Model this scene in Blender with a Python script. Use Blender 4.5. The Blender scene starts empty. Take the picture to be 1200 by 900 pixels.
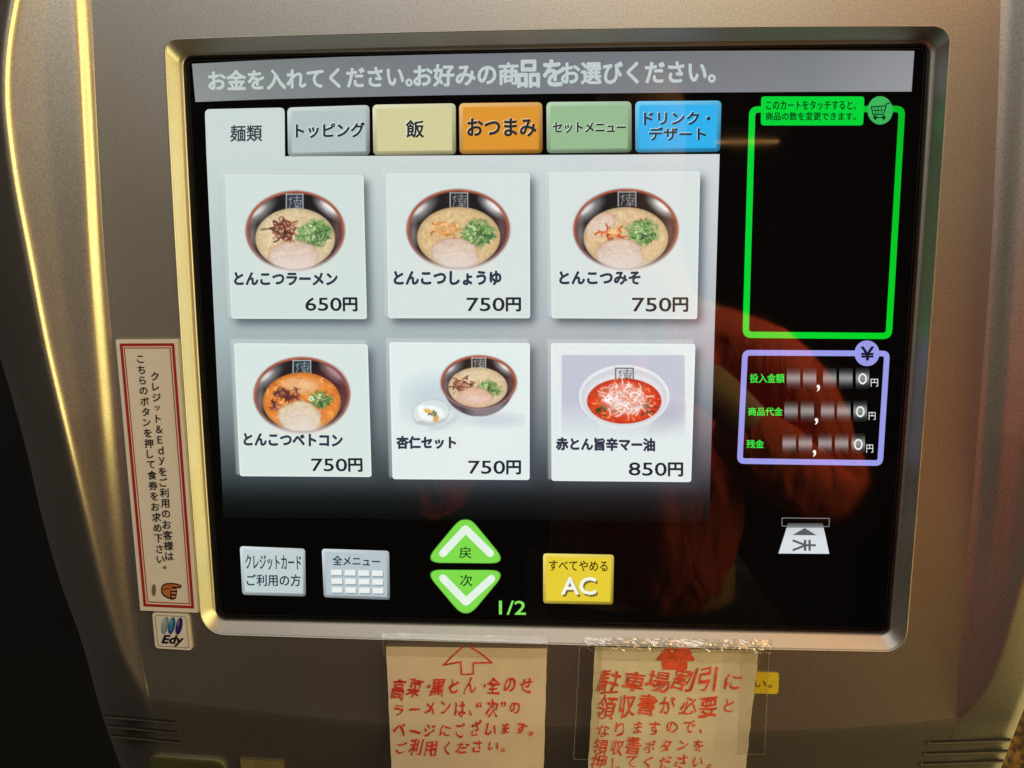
import bpy, math, random
import numpy as np
from mathutils import Vector, Matrix, noise

random.seed(7)
rng = np.random.default_rng(11)
sc = bpy.context.scene
col = sc.collection

# ------------------------------------------------------------------ camera
W = 0.36                                   # width of the screen opening, metres
H0 = 1.25                                  # height of the screen centre above the floor
F = 850.0                                  # focal length, in pixels of a 1200 px wide picture
ax, ay, az = -0.131, 0.050, 0.006
Rm = Matrix.Rotation(ax, 3, 'X') @ Matrix.Rotation(ay, 3, 'Y') @ Matrix.Rotation(az, 3, 'Z')
CP = Vector((0.005, 0.088, 0.973)) * W     # camera in panel space: x right, y up, z out of the panel
TW = Matrix(((1, 0, 0), (0, 0, -1), (0, 1, 0)))   # panel space -> world (front looks to -Y)

def w(v):                                  # panel space -> world
    return Vector((v[0], -v[2], v[1] + H0))

cam_d = bpy.data.cameras.new('camera')
cam = bpy.data.objects.new('camera', cam_d)
col.objects.link(cam)
cam_d.sensor_width = 36.0
cam_d.lens = F / 1200.0 * 36.0
cam_d.clip_start = 0.02
cam_d.clip_end = 100.0
cam.matrix_world = Matrix.Translation(w(CP)) @ (TW @ Rm).to_4x4()
sc.camera = cam

# ------------------------------------------------------------------ world, lamps, exposure
wd = bpy.data.worlds.new('World')
sc.world = wd
wd.use_nodes = True
bg = wd.node_tree.nodes['Background']
bg.inputs['Color'].default_value = (0.60, 0.40, 0.22, 1)
bg.inputs['Strength'].default_value = 0.012

def area(name, loc, target, sx, sy, power, color, spread=180):
    l = bpy.data.lights.new(name, 'AREA')
    l.shape = 'RECTANGLE'
    l.size, l.size_y = sx, sy
    l.energy = power
    l.color = color
    l.spread = math.radians(spread)
    o = bpy.data.objects.new(name, l)
    col.objects.link(o)
    loc, target = w(loc), w(target)
    o.location = loc
    o.rotation_euler = (target - loc).to_track_quat('-Z', 'Y').to_euler()
    return o

area('ceiling_lamp', (-0.15, 1.10, 1.25), (0, 0, 0), 1.6, 0.6, 7.4, (0.93, 0.97, 1.0))
area('near_ceiling_lamp', (-0.15, 1.15, 0.75), (0, 0, 0), 1.6, 0.5, 3.4, (1.0, 0.95, 0.82))
area('side_lamp', (1.15, 0.10, 0.12), (0, 0, 0), 0.2, 1.4, 11.0, (0.95, 0.86, 0.34))
area('right_lamp', (1.15, 0.10, 0.35), (0, 0, 0), 0.3, 1.4, 6.0, (1.0, 0.66, 0.12))
area('upper_right_lamp', (0.80, 1.0, 0.70), (0, 0, 0), 0.6, 0.6, 3.6, (1.0, 0.40, 0.07))
area('added_back_fill', (0.30, 1.05, 1.45), (0, 0, 0), 0.6, 0.4, 2.4, (1.0, 0.70, 0.20))  # added warm fill to yellow the left grip, no known source there
area('left_lamp', (-1.0, 0.2, 0.8), (0, 0, 0), 0.4, 1.0, 0.5, (1.0, 0.75, 0.35))
area('spot_lamp', (0.62, 0.95, 0.50), (0.42, -0.10, 0.69), 0.2, 0.2, 2.1, (1.0, 0.66, 0.38), 44)

sc.view_settings.view_transform = 'Standard'
sc.view_settings.look = 'None'
sc.view_settings.exposure = 0.0
sc.view_settings.gamma = 1.0
sc.view_settings.use_curve_mapping = False

# ------------------------------------------------------------------ projection helper
def P(px, py, z=0.0):
    """a point of the photograph (1200x900) carried onto the plane z (metres) of the machine's front"""
    d = Rm @ Vector(((px - 600) / F, -(py - 450) / F, -1.0))
    s = (z - CP.z) / d.z
    return CP + d * s

def lin(c):
    c = np.asarray(c, float) / 255.0
    return np.where(c <= 0.04045, c / 12.92, ((np.maximum(c, 0) + 0.055) / 1.055) ** 2.4)

def rgba(c):
    l = lin(c)
    return (float(l[0]), float(l[1]), float(l[2]), 1.0)

# ------------------------------------------------------------------ materials
def new_mat(name):
    m = bpy.data.materials.new(name)
    m.use_nodes = True
    return m, m.node_tree, m.node_tree.nodes['Principled BSDF']

def objcoord(nt):
    return nt.nodes.new('ShaderNodeTexCoord').outputs['Object']

def make_paint(name, c, metallic, rough, fleck=0.17, bump=0.07):
    m, nt, b = new_mat(name)
    tc = objcoord(nt)
    n1 = nt.nodes.new('ShaderNodeTexNoise'); n1.inputs['Scale'].default_value = 1250; n1.inputs['Detail'].default_value = 2
    n2 = nt.nodes.new('ShaderNodeTexNoise'); n2.inputs['Scale'].default_value = 9; n2.inputs['Detail'].default_value = 5
    nt.links.new(tc, n1.inputs['Vector']); nt.links.new(tc, n2.inputs['Vector'])
    mp = nt.nodes.new('ShaderNodeMapRange')
    mp.inputs['From Min'].default_value = 0.3; mp.inputs['From Max'].default_value = 0.7
    mp.inputs['To Min'].default_value = 1 - fleck; mp.inputs['To Max'].default_value = 1 + fleck
    nt.links.new(n1.outputs['Fac'], mp.inputs['Value'])
    vm = nt.nodes.new('ShaderNodeVectorMath'); vm.operation = 'SCALE'
    vm.inputs[0].default_value = c
    nt.links.new(mp.outputs['Result'], vm.inputs['Scale'])
    nt.links.new(vm.outputs['Vector'], b.inputs['Base Color'])
    mr = nt.nodes.new('ShaderNodeMapRange')
    mr.inputs['To Min'].default_value = rough - 0.05; mr.inputs['To Max'].default_value = rough + 0.07
    nt.links.new(n2.outputs['Fac'], mr.inputs['Value'])
    nt.links.new(mr.outputs['Result'], b.inputs['Roughness'])
    b.inputs['Metallic'].default_value = metallic
    bp = nt.nodes.new('ShaderNodeBump'); bp.inputs['Strength'].default_value = bump; bp.inputs['Distance'].default_value = 0.0002
    nt.links.new(n1.outputs['Fac'], bp.inputs['Height'])
    nt.links.new(bp.outputs['Normal'], b.inputs['Normal'])
    return m

M = {}
M['silver'] = make_paint('silver_paint', (0.50, 0.48, 0.455), 0.93, 0.435)
M['bezel'] = make_paint('bezel_paint', (0.50, 0.48, 0.45), 0.90, 0.46, 0.05, 0.03)

def plain(name, c, rough=0.6, metallic=0.0, noise_scale=None, amt=0.15):
    m, nt, b = new_mat(name)
    b.inputs['Roughness'].default_value = rough
    b.inputs['Metallic'].default_value = metallic
    if noise_scale:
        n = nt.nodes.new('ShaderNodeTexNoise'); n.inputs['Scale'].default_value = noise_scale; n.inputs['Detail'].default_value = 6
        nt.links.new(objcoord(nt), n.inputs['Vector'])
        mp = nt.nodes.new('ShaderNodeMapRange')
        mp.inputs['From Min'].default_value = 0.3; mp.inputs['From Max'].default_value = 0.7
        mp.inputs['To Min'].default_value = 1 - amt; mp.inputs['To Max'].default_value = 1 + amt
        nt.links.new(n.outputs['Fac'], mp.inputs['Value'])
        vm = nt.nodes.new('ShaderNodeVectorMath'); vm.operation = 'SCALE'
        vm.inputs[0].default_value = c[:3]
        nt.links.new(mp.outputs['Result'], vm.inputs['Scale'])
        nt.links.new(vm.outputs['Vector'], b.inputs['Base Color'])
    else:
        b.inputs['Base Color'].default_value = (*c[:3], 1)
    return m

M['black_glass'] = plain('black_glass', (0.004, 0.004, 0.005), 0.045)
M['black_glass'].node_tree.nodes['Principled BSDF'].inputs['Specular IOR Level'].default_value = 0.85
def smudge(m):
    nt = m.node_tree; b_ = nt.nodes['Principled BSDF']
    n_ = nt.nodes.new('ShaderNodeTexNoise'); n_.inputs['Scale'].default_value = 14; n_.inputs['Detail'].default_value = 7; n_.inputs['Distortion'].default_value = 0.8
    nt.links.new(objcoord(nt), n_.inputs['Vector'])
    mp = nt.nodes.new('ShaderNodeMapRange'); mp.inputs['From Min'].default_value = 0.42; mp.inputs['From Max'].default_value = 0.7
    mp.inputs['To Min'].default_value = 0.025; mp.inputs['To Max'].default_value = 0.065
    nt.links.new(n_.outputs['Fac'], mp.inputs['Value']); nt.links.new(mp.outputs['Result'], b_.inputs['Roughness'])
smudge(M['black_glass'])
M['black_frame'] = plain('black_frame', (0.012, 0.011, 0.010), 0.30, 0, 300, 0.2)
M['slot'] = plain('slot_shade', (0.006, 0.005, 0.004), 0.8)  # black strip colour stands in for the shade inside the vent grooves
M['paper1'] = plain('note_paper', (0.90, 0.76, 0.52), 0.75, 0, 60, 0.05)
M['paper2'] = plain('note_paper_pale', (0.88, 0.82, 0.56), 0.72, 0, 60, 0.06)
M['marker'] = plain('red_marker', (0.82, 0.070, 0.040), 0.55, 0, 260, 0.3)
M['marker2'] = plain('red_orange_marker', (0.90, 0.13, 0.055), 0.55, 0, 260, 0.3)
M['sticker'] = plain('sticker_paper', (0.86, 0.82, 0.72), 0.45, 0, 40, 0.03)
M['sticker_red'] = plain('sticker_red_print', (0.42, 0.020, 0.020), 0.45)
M['ink'] = plain('black_ink', (0.012, 0.011, 0.012), 0.5)
M['yellow_label'] = plain('yellow_label', (0.80, 0.62, 0.04), 0.4)
M['old_label'] = plain('old_label', (0.30, 0.26, 0.10), 0.5, 0, 200, 0.2)
M['old_ink'] = plain('faded_ink', (0.08, 0.07, 0.03), 0.5)
M['tray'] = plain('tray_plastic', (0.10, 0.10, 0.045), 0.4)

def attr_mat(name, emissive, rough):
    m, nt, b = new_mat(name)
    a = nt.nodes.new('ShaderNodeAttribute'); a.attribute_name = 'Col'
    if emissive:
        # the liquid-crystal display: faint column structure on what it shows
        b.inputs['Base Color'].default_value = (0.004, 0.004, 0.004, 1)
        b.inputs['Specular IOR Level'].default_value = 0.85
        wv = nt.nodes.new('ShaderNodeTexWave'); wv.bands_direction = 'X'
        wv.inputs['Scale'].default_value = 520; wv.inputs['Distortion'].default_value = 0.0
        nz = nt.nodes.new('ShaderNodeTexNoise'); nz.inputs['Scale'].default_value = 1400
        tc = objcoord(nt)
        nt.links.new(tc, wv.inputs['Vector']); nt.links.new(tc, nz.inputs['Vector'])
        mp = nt.nodes.new('ShaderNodeMapRange'); mp.inputs['To Min'].default_value = 1.01; mp.inputs['To Max'].default_value = 1.10
        nt.links.new(wv.outputs['Fac'], mp.inputs['Value'])
        mp2 = nt.nodes.new('ShaderNodeMapRange'); mp2.inputs['To Min'].default_value = 0.93; mp2.inputs['To Max'].default_value = 1.07
        nt.links.new(nz.outputs['Fac'], mp2.inputs['Value'])
        mu = nt.nodes.new('ShaderNodeMath'); mu.operation = 'MULTIPLY'
        nt.links.new(mp.outputs['Result'], mu.inputs[0]); nt.links.new(mp2.outputs['Result'], mu.inputs[1])
        nt.links.new(mu.outputs[0], b.inputs['Emission Strength'])
        nt.links.new(a.outputs['Color'], b.inputs['Emission Color'])
    else:
        nt.links.new(a.outputs['Color'], b.inputs['Base Color'])
    b.inputs['Roughness'].default_value = rough
    return m
M['lcd'] = attr_mat('lcd_picture', True, 0.045)
smudge(M['lcd'])
M['print'] = attr_mat('printed_colours', False, 0.45)

def tape_mat(fac=0.10, nm='clear_tape'):
    m, nt, b = new_mat(nm)
    out = nt.nodes['Material Output']
    tr = nt.nodes.new('ShaderNodeBsdfTransparent'); tr.inputs['Color'].default_value = (0.975, 0.965, 0.93, 1)
    gl = nt.nodes.new('ShaderNodeBsdfGlossy'); gl.inputs['Roughness'].default_value = 0.17
    gl.inputs['Color'].default_value = (1, 1, 1, 1)
    fr = nt.nodes.new('ShaderNodeFresnel'); fr.inputs['IOR'].default_value = 1.6
    n = nt.nodes.new('ShaderNodeTexNoise'); n.inputs['Scale'].default_value = 160; n.inputs['Detail'].default_value = 6
    nt.links.new(objcoord(nt), n.inputs['Vector'])
    bp = nt.nodes.new('ShaderNodeBump'); bp.inputs['Strength'].default_value = 0.3; bp.inputs['Distance'].default_value = 0.0006
    nt.links.new(n.outputs['Fac'], bp.inputs['Height'])
    nt.links.new(bp.outputs['Normal'], gl.inputs['Normal']); nt.links.new(bp.outputs['Normal'], fr.inputs['Normal'])
    ad = nt.nodes.new('ShaderNodeMath'); ad.operation = 'ADD'; ad.use_clamp = True; ad.inputs[1].default_value = 0.02
    nt.links.new(fr.outputs['Fac'], ad.inputs[0])
    mx = nt.nodes.new('ShaderNodeMixShader')
    mx.inputs[0].default_value = fac; nt.links.new(tr.outputs[0], mx.inputs[1]); nt.links.new(gl.outputs[0], mx.inputs[2])
    nt.links.new(mx.outputs[0], out.inputs['Surface'])
    nt.nodes.remove(b)
    return m
M['tape'] = tape_mat()
M['crumpled_tape'] = tape_mat(0.17, 'crumpled_tape')
M['tape_edge_glint'] = plain('tape_edge_glint', (0.62, 0.55, 0.42), 0.35)
M['tape_edge_glint'].node_tree.nodes['Principled BSDF'].inputs['Alpha'].default_value = 0.38

# ------------------------------------------------------------------ object helpers
def empty(name, loc, label, cat, group=None):
    o = bpy.data.objects.new(name, None)
    o.empty_display_size = 0.02
    o.location = w(loc)
    col.objects.link(o)
    o['label'] = label; o['category'] = cat
    if group: o['group'] = group
    return o

class MB:
    """collects faces in panel space; every vertex may carry a colour"""
    def __init__(s): s.v = []; s.f = []; s.c = []; s.m = []
    def add(s, verts, faces, color=None, mi=0):
        k = len(s.v); s.v += [tuple(v) for v in verts]; s.f += [tuple(i + k for i in f) for f in faces]
        n = len(verts)
        if color is None: s.c += [(0, 0, 0, 1)] * n
        elif isinstance(color, list): s.c += color
        else: s.c += [rgba(color)] * n
        s.m += [mi] * len(faces)
    def build(s, name, mats, parent, smooth=False, label=None):
        if not isinstance(mats, (list, tuple)): mats = [mats]
        root = parent
        while root.parent: root = root.parent
        base = root.location
        me = bpy.data.meshes.new(name)
        a = np.array(s.v, float)
        ww = np.stack([a[:, 0] - base.x, -a[:, 2] - base.y, a[:, 1] + H0 - base.z], 1)
        me.from_pydata(ww.tolist(), [], s.f)
        ca = me.color_attributes.new('Col', 'FLOAT_COLOR', 'POINT')
        ca.data.foreach_set('color', np.array(s.c, np.float32).ravel())
        for mt in mats: me.materials.append(mt)
        if len(mats) > 1: me.polygons.foreach_set('material_index', s.m)
        if smooth: me.polygons.foreach_set('use_smooth', [True] * len(me.polygons))
        me.update()
        o = bpy.data.objects.new(name, me)
        o.parent = parent
        col.objects.link(o)
        if label: o['label'] = label
        return o

def bil(q, u, v):
    """bilinear place in a px quad (TL, TR, BR, BL); v runs down"""
    x = (q[0][0] * (1 - u) + q[1][0] * u) * (1 - v) + (q[3][0] * (1 - u) + q[2][0] * u) * v
    y = (q[0][1] * (1 - u) + q[1][1] * u) * (1 - v) + (q[3][1] * (1 - u) + q[2][1] * u) * v
    return x, y

def box(x0, y0, x1, y1, tilt=0.0):
    return [(x0, y0), (x1, y0 + tilt), (x1, y1 + tilt), (x0, y1)]

_glyph = {}
def glyph(s, weight, raw=False):
    k = (s, weight, raw)
    if k not in _glyph:
        c = bpy.data.curves.new('t', 'FONT')
        c.body = s; c.resolution_u = 3
        o = bpy.data.objects.new('t', c)
        col.objects.link(o)
        bpy.context.view_layer.update()
        me = bpy.data.meshes.new_from_object(o.evaluated_get(bpy.context.evaluated_depsgraph_get()))
        v = np.array([x.co[:2] for x in me.vertices]) if len(me.vertices) else np.zeros((1, 2))
        f = [tuple(p.vertices) for p in me.polygons]
        bpy.data.objects.remove(o); bpy.data.curves.remove(c); bpy.data.meshes.remove(me)
        if weight >= 0.009 and f and not raw:            # heavier type: the outline laid down again in a ring
            nd = 6 if weight < 0.02 else 8
            vs, fs = [v], list(f)
            for d in range(nd):
                a = 2 * math.pi * d / nd
                fs += [tuple(i + len(v) * (d + 1) for i in p_) for p_ in f]
                vs.append(v + np.array([math.cos(a), math.sin(a)]) * weight)
            lay = np.repeat(np.arange(nd + 1), len(v)) * 4e-6
            v = np.concatenate(vs); f = fs
        else: lay = np.zeros(len(v))
        _glyph[k] = (np.column_stack([v, lay]), f)
    return _glyph[k]

def text(mb, s, q, z, color=(20, 22, 28), weight=0.015, mi=0, rot=0, shift=(0, 0), slant=0.0):
    v3, f = glyph(s, weight, True)
    v = v3[:, :2]
    lo, hi = v.min(0), v.max(0)
    u = (v - lo) / np.maximum(hi - lo, 1e-6)
    pts = []
    for a, b in u:
        a += slant * (b - 0.5)
        b = 1 - b
        if rot == 90: a, b = b, 1 - a
        elif rot == -90: a, b = 1 - b, a
        pts.append(bil(q, a, b))
    hpx = math.hypot(q[3][0] - q[0][0], q[3][1] - q[0][1])
    r_ = weight * hpx
    nd = 0 if r_ < 0.12 else (6 if r_ < 0.35 else 8)
    for d in range(nd + 1):
        dx = r_ * math.cos(2 * math.pi * d / nd) if d else 0.0
        dy = r_ * math.sin(2 * math.pi * d / nd) if d else 0.0
        mb.add([P(x + shift[0] + dx, y + shift[1] + dy, z + d * 4e-6) for x, y in pts], f, color, mi)

def rr_outline(q, r, inset=0.0, seg=6):
    """rounded quad outline in px, clockwise from TL; r, inset in px"""
    pts = []
    q = [np.array(p, float) for p in q]
    n = 4
    ins = []
    for i in range(4):
        a, b, c = q[i - 1], q[i], q[(i + 1) % 4]
        e1 = (b - a) / np.linalg.norm(b - a); e2 = (c - b) / np.linalg.norm(c - b)
        n1 = np.array([-e1[1], e1[0]]); n2 = np.array([-e2[1], e2[0]])
        # inward normals (clockwise in a y-down frame)
        m = n1 + n2; m = m / max(1e-6, np.dot(m, n1))
        ins.append(b + m * inset)
    rr = max(0.01, r - inset)
    for i in range(4):
        a, b, c = ins[i - 1], ins[i], ins[(i + 1) % 4]
        d1 = (a - b) / np.linalg.norm(a - b); d2 = (c - b) / np.linalg.norm(c - b)
        p1, p2 = b + d1 * rr, b + d2 * rr
        for k in range(seg + 1):
            t = k / seg
            pts.append(tuple(p1 * (1 - t) ** 2 + 2 * b * t * (1 - t) * 1.0 + p2 * t * t))
    return pts

def rrect(mb, q, z, r, rings, mi=0):
    """filled rounded quad; rings = [(inset, colour or fn(x, y) -> colour)]"""
    prev = None
    for ins, c in rings:
        o = rr_outline(q, r, ins)
        V = [P(x, y, z) for x, y in o]
        C = [rgba(c(x, y) if callable(c) else c) for x, y in o]
        n = len(V)
        if prev is not None:
            mb.add(prev[0] + V, [(i, (i + 1) % n, n + (i + 1) % n, n + i) for i in range(n)], prev[1] + C, mi)
        prev = (V, C)
    mb.add(prev[0], [tuple(range(len(prev[0])))], prev[1], mi)

def rring(mb, q, z, r, t, c, mi=0):
    a, b = rr_outline(q, r, 0), rr_outline(q, r, t)
    n = len(a)
    mb.add([P(x, y, z) for x, y in a + b], [(i, (i + 1) % n, n + (i + 1) % n, n + i) for i in range(n)], c, mi)

def disc(mb, cx, cy, rx, ry, z, c, mi=0, n=40, t0=0.0, rot=0.0):
    pts = []
    for i in range(n):
        a = 2 * math.pi * i / n
        x, y = rx * math.cos(a), ry * math.sin(a)
        pts.append(P(cx + x * math.cos(rot) - y * math.sin(rot), cy + x * math.sin(rot) + y * math.cos(rot), z))
    mb.add(pts, [tuple(range(n))], c, mi)

def poly(mb, pts, z, c=None, mi=0):
    mb.add([P(x, y, z) for x, y in pts], [tuple(range(len(pts)))], c, mi)

def stroke(mb, pts, wd_, z, c=None, mi=0, jit=0.0, closed=False):
    """a drawn line of width wd_ px"""
    pts = [np.array(p, float) for p in pts]
    if closed: pts = pts + [pts[0]]
    L, R = [], []
    for i, p in enumerate(pts):
        a = pts[max(i - 1, 0)]; b = pts[min(i + 1, len(pts) - 1)]
        d = b - a; d = d / max(np.linalg.norm(d), 1e-6); nn = np.array([-d[1], d[0]])
        h = wd_ / 2 * (1 + jit * random.uniform(-1, 1))
        L.append(p + nn * h); R.append(p - nn * h)
    n = len(pts)
    mb.add([P(x, y, z) for x, y in L + R], [(i, i + 1, n + i + 1, n + i) for i in range(n - 1)], c, mi)
    for e in (0, -1): disc(mb, pts[e][0], pts[e][1], wd_ / 2, wd_ / 2, z, c, mi, 8)

def raster(mb, X, Y, img, z, mask=None):
    """a lit picture: grid of px coords X, Y with sRGB colours"""
    h, w_ = X.shape
    d = np.stack([(X - 600) / F, -(Y - 450) / F, -np.ones_like(X)], -1) @ np.array(Rm).T
    s = (z - CP.z) / d[..., 2]
    pts = np.array(CP)[None, None] + d * s[..., None]
    idx = np.arange(h * w_).reshape(h, w_)
    f = np.stack([idx[:-1, :-1], idx[:-1, 1:], idx[1:, 1:], idx[1:, :-1]], -1).reshape(-1, 4)
    if mask is not None:
        keep = mask[:-1, :-1] & mask[1:, 1:] & mask[:-1, 1:] & mask[1:, :-1]
        f = f[keep.ravel()]
    c = np.concatenate([lin(np.clip(img, 0, 255)), np.ones((h, w_, 1))], -1).reshape(-1, 4)
    k = len(mb.v)
    mb.v += [tuple(p) for p in pts.reshape(-1, 3).tolist()]
    mb.f += [tuple(t) for t in (f + k).tolist()]
    mb.c += [tuple(t) for t in c.tolist()]
    mb.m += [0] * len(f)

# ================================================================== THE MACHINE
machine = empty('ticket_machine', (0, -0.30, -0.10),
                'silver plastic meal ticket vending machine with a large lit touchscreen', 'ticket machine')

def interp(tab):
    xs = [a for a, b in tab]; ys = [b for a, b in tab]
    return lambda t: float(np.interp(t, xs, ys))

def smooth_curve(tab):
    """monotone-ish cubic through the table"""
    xs = np.array([a for a, b in tab], float); ys = np.array([b for a, b in tab], float)
    m = np.gradient(ys, xs)
    def f(t):
        t = min(max(t, xs[0]), xs[-1])
        i = min(int(np.searchsorted(xs, t, side='right')) - 1, len(xs) - 2)
        h = xs[i + 1] - xs[i]; u = (t - xs[i]) / h
        return float((2*u**3 - 3*u**2 + 1) * ys[i] + (u**3 - 2*u**2 + u) * h * m[i] + (-2*u**3 + 3*u**2) * ys[i+1] + (u**3 - u**2) * h * m[i+1])
    return f

crease = smooth_curve([(-120, 790), (60, 805), (172, 818), (290, 832), (420, 845), (660, 851), (890, 857), (1000, 852), (1123, 842), (1250, 825), (1400, 800)])
TOP, BOT = -140, 990
LT, RT = 818, 842             # rows where the grips run out
Lc = dict(
    L0=smooth_curve([(TOP, 98), (0, 107), (150, 114), (315, 124), (450, 136), (605, 149), (700, 157), (770, 166), (LT, 175), (900, 198), (BOT, 226)]),
    L1=smooth_curve([(TOP, 76), (0, 88), (150, 97), (315, 105), (450, 115), (605, 129), (700, 141), (770, 155), (LT, 172.5), (900, 196), (BOT, 224)]),
    L2i=smooth_curve([(TOP, 62), (0, 23), (60, 13), (120, 11), (180, 17), (315, 41), (395, 56), (500, 80), (605, 105), (700, 128), (770, 149), (LT, 170.5), (900, 194), (BOT, 222)]),
    L2=smooth_curve([(TOP, 55), (0, 14), (60, 5), (120, 4), (180, 10), (315, 34), (395, 49), (500, 73), (605, 98), (700, 121), (770, 144), (LT, 168.5), (900, 192), (BOT, 220)]),
    L3=smooth_curve([(TOP, -75), (0, -75), (180, -66), (315, -36), (420, 0), (520, 29), (605, 49), (680, 70), (750, 95), (845, 122), (900, 142), (BOT, 176)]))
Rc = dict(
    L0=smooth_curve([(TOP, 1178), (0, 1173), (150, 1168), (300, 1161), (450, 1150), (600, 1138), (700, 1129), (770, 1124), (RT, 1120), (900, 1103), (BOT, 1076)]),
    L1=smooth_curve([(TOP, 1213), (0, 1207), (150, 1198), (300, 1187), (400, 1180), (550, 1170), (650, 1161), (740, 1146), (800, 1133), (RT, 1122.5), (900, 1105), (BOT, 1078)]),
    L2i=smooth_curve([(TOP, 1262), (0, 1290), (150, 1285), (300, 1262), (450, 1236), (560, 1217), (640, 1201), (700, 1184), (750, 1171), (800, 1153), (826, 1137), (RT, 1124.5), (900, 1107), (BOT, 1080)]),
    L2=smooth_curve([(TOP, 1270), (0, 1298), (150, 1293), (300, 1268), (450, 1242), (560, 1223), (640, 1207), (700, 1190), (750, 1177), (800, 1159), (826, 1142), (RT, 1126.5), (900, 1109), (BOT, 1082)]),
    L3=smooth_curve([(TOP, 1400), (0, 1400), (180, 1392), (315, 1362), (420, 1330), (520, 1300), (605, 1276), (680, 1256), (750, 1234), (828, 1201), (866, 1186), (900, 1173), (BOT, 1140)]))

def drop(px, py):                      # the fascia under the screen leans back
    d = py - crease(px)
    if d <= 0: return 0.0
    return -(0.37 * d * d / (d + 6.0)) * 0.00042

hb = MB()
rows = list(np.arange(TOP, BOT + 1, 7.0))
for side, (C_, tip) in enumerate(((Lc, LT), (Rc, RT))):
    grid = []
    for py in rows:
        k = min(1.0, max(0.0, (tip - py) / 330.0)) ** 0.75
        x0, x1, x2i, x2, x3 = (C_[n](py) for n in ('L0', 'L1', 'L2i', 'L2', 'L3'))
        sw = abs(x2i - x1) / 70.0 * 9.5      # the grip climbs outwards, slightly hollow
        top = 8.7 * k + sw
        kx = [0, (x1 - x0) * .3, x1 - x0, x1 - x0 + (x2i - x1) * .5, x2i - x0, x2 - x0]
        kz = [0, 0.9 * k, 5.6 * k, 5.6 * k + sw * .42, 5.6 * k + sw, top]
        if side: fall = ((0.3, -0.3), (0.6, -0.9), (0.85, -1.8), (0.95, -3.5), (1.0, -22))
        else: fall = ((0.06, -0.2), (0.14, -1.0), (0.3, -3.2), (0.5, -7.5), (0.7, -14), (0.85, -22), (0.95, -34), (1.0, -48))
        for t, zz in fall:
            kx.append(x2 - x0 + (x3 - x2) * t); kz.append(top * (1 if side else (1 - t)) + zz)
        kx = np.abs(np.array(kx)); kz = np.array(kz)
        tot_ = kx[-1]
        g_ = np.arange(-12, tot_ + 12.01, 0.5)
        zz_ = np.interp(g_, kx, kz)
        ker = np.exp(-0.5 * (np.arange(-22, 23) * 0.5 / 3.2) ** 2); ker /= ker.sum()
        zs_ = np.convolve(zz_, ker, mode='same')
        pos = np.concatenate([np.linspace(0, kx[2], 12, endpoint=False), np.linspace(kx[2], kx[4], 22, endpoint=False),
                              np.linspace(kx[4], kx[5], 10, endpoint=False), np.linspace(kx[5], tot_, 36)])
        sg = 1 if side else -1
        row = []
        for q_ in pos:
            zv = (float(np.interp(q_, g_, zs_)) if q_ < tot_ - 3 else float(np.interp(q_, g_, zz_))) * 0.001
            px = x0 + sg * q_
            if q_ == 0: zv = 0.0
            row.append(P(px, py, zv + drop(px, py)))
        p = row[-1].copy(); p.z = -0.30
        row.append(p)
        grid.append(row)
    n = len(grid[0])
    V = [p for r in grid for p in r]
    Fc = []
    for i in range(len(grid) - 1):
        for j in range(n - 1):
            a = (i * n + j, i * n + j + 1, (i + 1) * n + j + 1, (i + 1) * n + j)
            Fc.append(a if side else a[::-1])
    hb.add(V, Fc)
# lower fascia
cols_ = np.linspace(0, 1, 61)
fr = []
for j in range(19):
    t = j / 18.0
    row = []
    for u in cols_:
        # from the crease down to the foot of the shell
        xa = 175 + (1120 - 175) * u
        ya = crease(xa)
        py = ya + (BOT - ya) * t ** 1.3
        xl, xr = Lc['L0'](py), Rc['L0'](py)
        px = xl + (xr - xl) * u
        row.append(P(px, py, drop(px, py)))
    fr.append(row)
n = len(cols_)
hb.add([p for r in fr for p in r], [((j + 1) * n + i, (j + 1) * n + i + 1, j * n + i + 1, j * n + i) for j in range(18) for i in range(n - 1)])

# opening loops (pixels of the photograph): corners TL TR BR BL and the middle of each side
def bowed_loop(cn, mids, rad, ne=14, nc=8):
    out = []
    cn = [np.array(c, float) for c in cn]; mids = [np.array(m, float) for m in mids]
    def edge(i, t):
        a, b, m = cn[i], cn[(i + 1) % 4], mids[i]
        ctl = 2 * m - 0.5 * (a + b)
        return a * (1 - t) ** 2 + 2 * ctl * t * (1 - t) + b * t * t
    for i in range(4):
        L = np.linalg.norm(cn[(i + 1) % 4] - cn[i])
        t0, t1 = rad[i] / L, 1 - rad[(i + 1) % 4] / L
        Lp = np.linalg.norm(cn[i] - cn[i - 1])
        pa = edge((i - 1) % 4, 1 - rad[i] / Lp); pb = edge(i, t0)
        for k in range(nc):
            t = k / nc
            # circular-looking corner: cubic bezier
            c1 = pa + (cn[i] - pa) * 0.56; c2 = pb + (cn[i] - pb) * 0.56
            out.append(pa * (1-t)**3 + 3*c1*t*(1-t)**2 + 3*c2*t*t*(1-t) + pb*t**3)
        for k in range(ne):
            out.append(edge(i, t0 + (t1 - t0) * k / ne))
    return out
cB = [(192.5, 46.5), (1114.5, 30.5), (1060.5, 764.5), (236.5, 743.5)]
mB = [(640, 34.5), (1089.5, 398), (650, 755.5), (211.5, 395)]
cC = [(208.5, 63), (1097.5, 46.5), (1044.5, 744.2), (249.5, 726.5)]
mC = [(640, 51.5), (1073.5, 398), (640, 735.2), (225.5, 395)]
cD = [(214.5, 65.5), (1090, 51), (1041.5, 742.6), (253.5, 725.8)]
mD = [(640, 57.0), (1068.5, 398), (640, 734.0), (231.5, 395)]
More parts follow.
